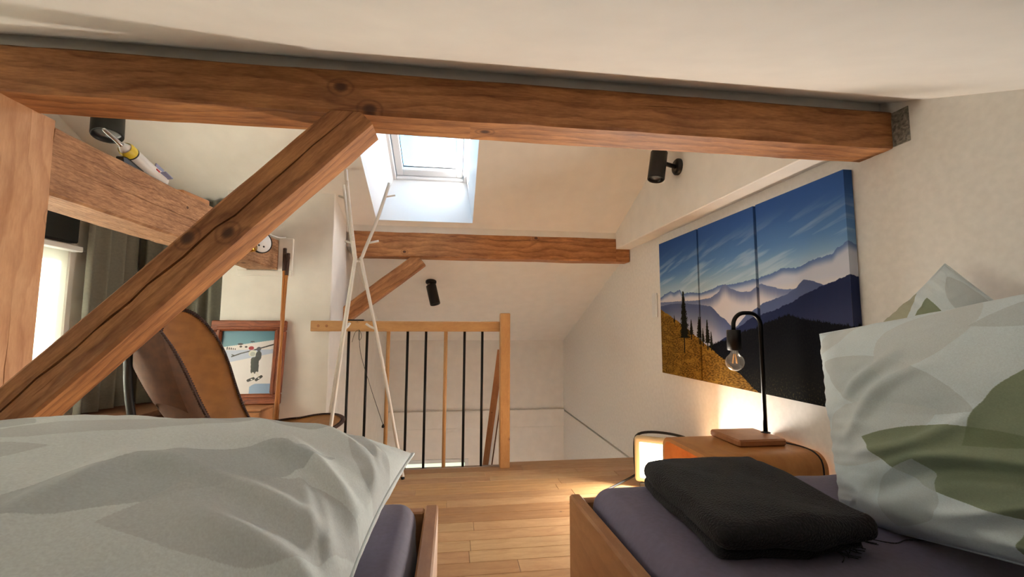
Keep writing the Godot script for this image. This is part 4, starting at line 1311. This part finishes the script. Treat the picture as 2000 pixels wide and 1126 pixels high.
	st = st_new(true); tube(st, smooth_path([P(-1.10, 1.395, 2.30), P(-1.085, 1.410, 2.45), P(-1.085, 1.398, 2.62), P(-1.06, 1.395, 2.79), P(-1.03, 1.405, 2.843)], 30), .0045, 8)
	tag(obj("white_cable", st, M.white), "white cable running along the weathered beam to the partition", "cable")

# outline of the four-winged sling in its own plane
func lobe(th: float) -> float:
	var k := roundf((th - PI / 4) / (PI / 2))
	var d := absf(th - PI / 4 - k * PI / 2)
	var w := .34
	var c := 1.0 - w
	var s := c * sin(d)
	if s < w:
		var r := c * cos(d) + sqrt(w * w - s * s)
		if r * cos(d) > c: return r
	return minf(1.0, maxf(w / maxf(sin(d), .01), .46))

# a point of the sling: th = 0 looks to the chair's front (+x)
func sling_point(th: float, r: float, off: float) -> Vector3:
	var a := cos(th) * r
	var b := sin(th) * r
	var back := smoothstep(-.45, .45, -a / maxf(r, .001) * 1.0) if r > .001 else .5
	var rise := lerpf(.075, .64, back)
	var y := .30 + rise * pow(r, lerpf(2.0, 2.3, back))
	var x := a * lerpf(.52, .50, back)
	var z := b * lerpf(.50, .36, back)
	# the sheet's underside lies outwards and below
	var n := Vector3(-a * rise, .45, -b * rise).normalized()
	return Vector3(x, y, z) + n * off

func make_stand() -> void:
	var cs := thing("coat_stand", "white branching metal coat stand in front of the railing", "coat stand")
	var cen := Vector2(-.542, 2.566)
	var st: SurfaceTool
	var waist := 1.237
	for k in 3:
		var base := atan2(.26, .965)
		var a: float = base + [0.0, TAU / 3, -TAU / 3][k]
		var d := Vector2(cos(a), sin(a))
		var at := func(r: float, y: float) -> Vector3: return P(cen.x + d.x * r, y, cen.y + d.y * r)
		st = st_new(true)
		tube(st, smooth_path([at.call(.285, .012), at.call(.155, .65), at.call(.031, waist - .04), at.call(.026, waist), at.call(.034, waist + .04), at.call(.10, 1.47), at.call(.165, 1.70)], 60), .0095, 12)
		var rod := obj("rod", st, M.stand, cs)
		st = st_new(true); tube(st, [at.call(.285, .0), at.call(.283, .014)], .0105, 12); obj("foot", st, M.rubber, rod)
		# pegs
		for q in [[.140, 1.615, .055, .018], [.058, 1.335, .052, .016]]:
			st = st_new(true)
			var sd := Vector2(-d.y, d.x)
			if k == 0: sd = d
			var b: Vector3 = at.call(q[0], q[1])
			tube(st, [b, b + Vector3((d.x * .6 + sd.x * .3) * q[2] * 1.2, q[3], -(d.y * .6 + sd.y * .3) * q[2] * 1.2)], .0062, 8)
			obj("peg", st, M.stand, rod)
		st = st_new(true)
		var b2: Vector3 = at.call(.113, .845)
		tube(st, smooth_path([b2, b2 + Vector3(-d.x * .03, .012, d.y * .03), b2 + Vector3(-d.x * .055, .030, d.y * .055)], 6), .0065, 8)
		obj("peg", st, M.stand, rod)
	st = st_new(true)
	for k in 3:
		var base := atan2(.26, .965) + k * TAU / 3
		tube(st, [P(cen.x, waist - .012, cen.y), P(cen.x + cos(base) * .026, waist - .012, cen.y + sin(base) * .026)], .0075, 10)
	obj("hub", st, M.stand, cs)

func make_spots() -> void:
	# [fixing point, direction of the fixing's axis, head centre, head aim]
	var spots := [
		["black ceiling spotlight above the toy rocket on the weathered beam", P(-1.625, far_y(2.22), 2.22), Vector3(0, -.928, .371), P(-1.60, 1.815, 2.20), Vector3(.18, -1, .22), .060, .19],
		["black wall spotlight under the near beam right of the skylight", P(WU, 1.735, 2.21), Vector3(-1, 0, 0), P(1.095, 1.735, 2.21), Vector3(-.20, -1, .10), .045, .165],
		["black ceiling spotlight hanging over the stair opening", P(-.186, low_y(3.74), 3.74), Vector3(0, -.943, .333), P(-.165, 1.125, 3.70), Vector3(.25, -1, .22), .042, .17]]
	for s in spots:
		var t := thing("spotlight", s[0], "spotlight", "black spotlights")
		var st := st_new(true)
		lathe(st, s[1], s[2], [Vector2(.045, -.002), Vector2(.045, .014), Vector2(.038, .022), Vector2(0, .022)], 28); obj("mount", st, M.black, t)
		st = st_new(true)
		var ad: Vector3 = s[4].normalized()
		var hl: float = s[6]; var r: float = s[5]
		tube(st, [s[1] + s[2] * .018, s[3] - ad * hl * .15 if s[0].contains("wall") else s[3] - ad * hl * .45], .012, 10); obj("arm", st, M.black, t)
		st = st_new(true)
		lathe(st, s[3] - ad * hl * .5, ad, [Vector2(0, 0), Vector2(r * .93, 0), Vector2(r, .004), Vector2(r, hl - .003), Vector2(r * .97, hl), Vector2(r * .86, hl), Vector2(r * .80, hl - .018)], 32); obj("head", st, M.black, t)
		st = st_new(true)
		lathe(st, s[3] + ad * (hl * .5 - .016), ad, [Vector2(r * .84, 0), Vector2(r * .5, -.002), Vector2(0, -.004)], 28); obj("lens", st, M.steel, t)
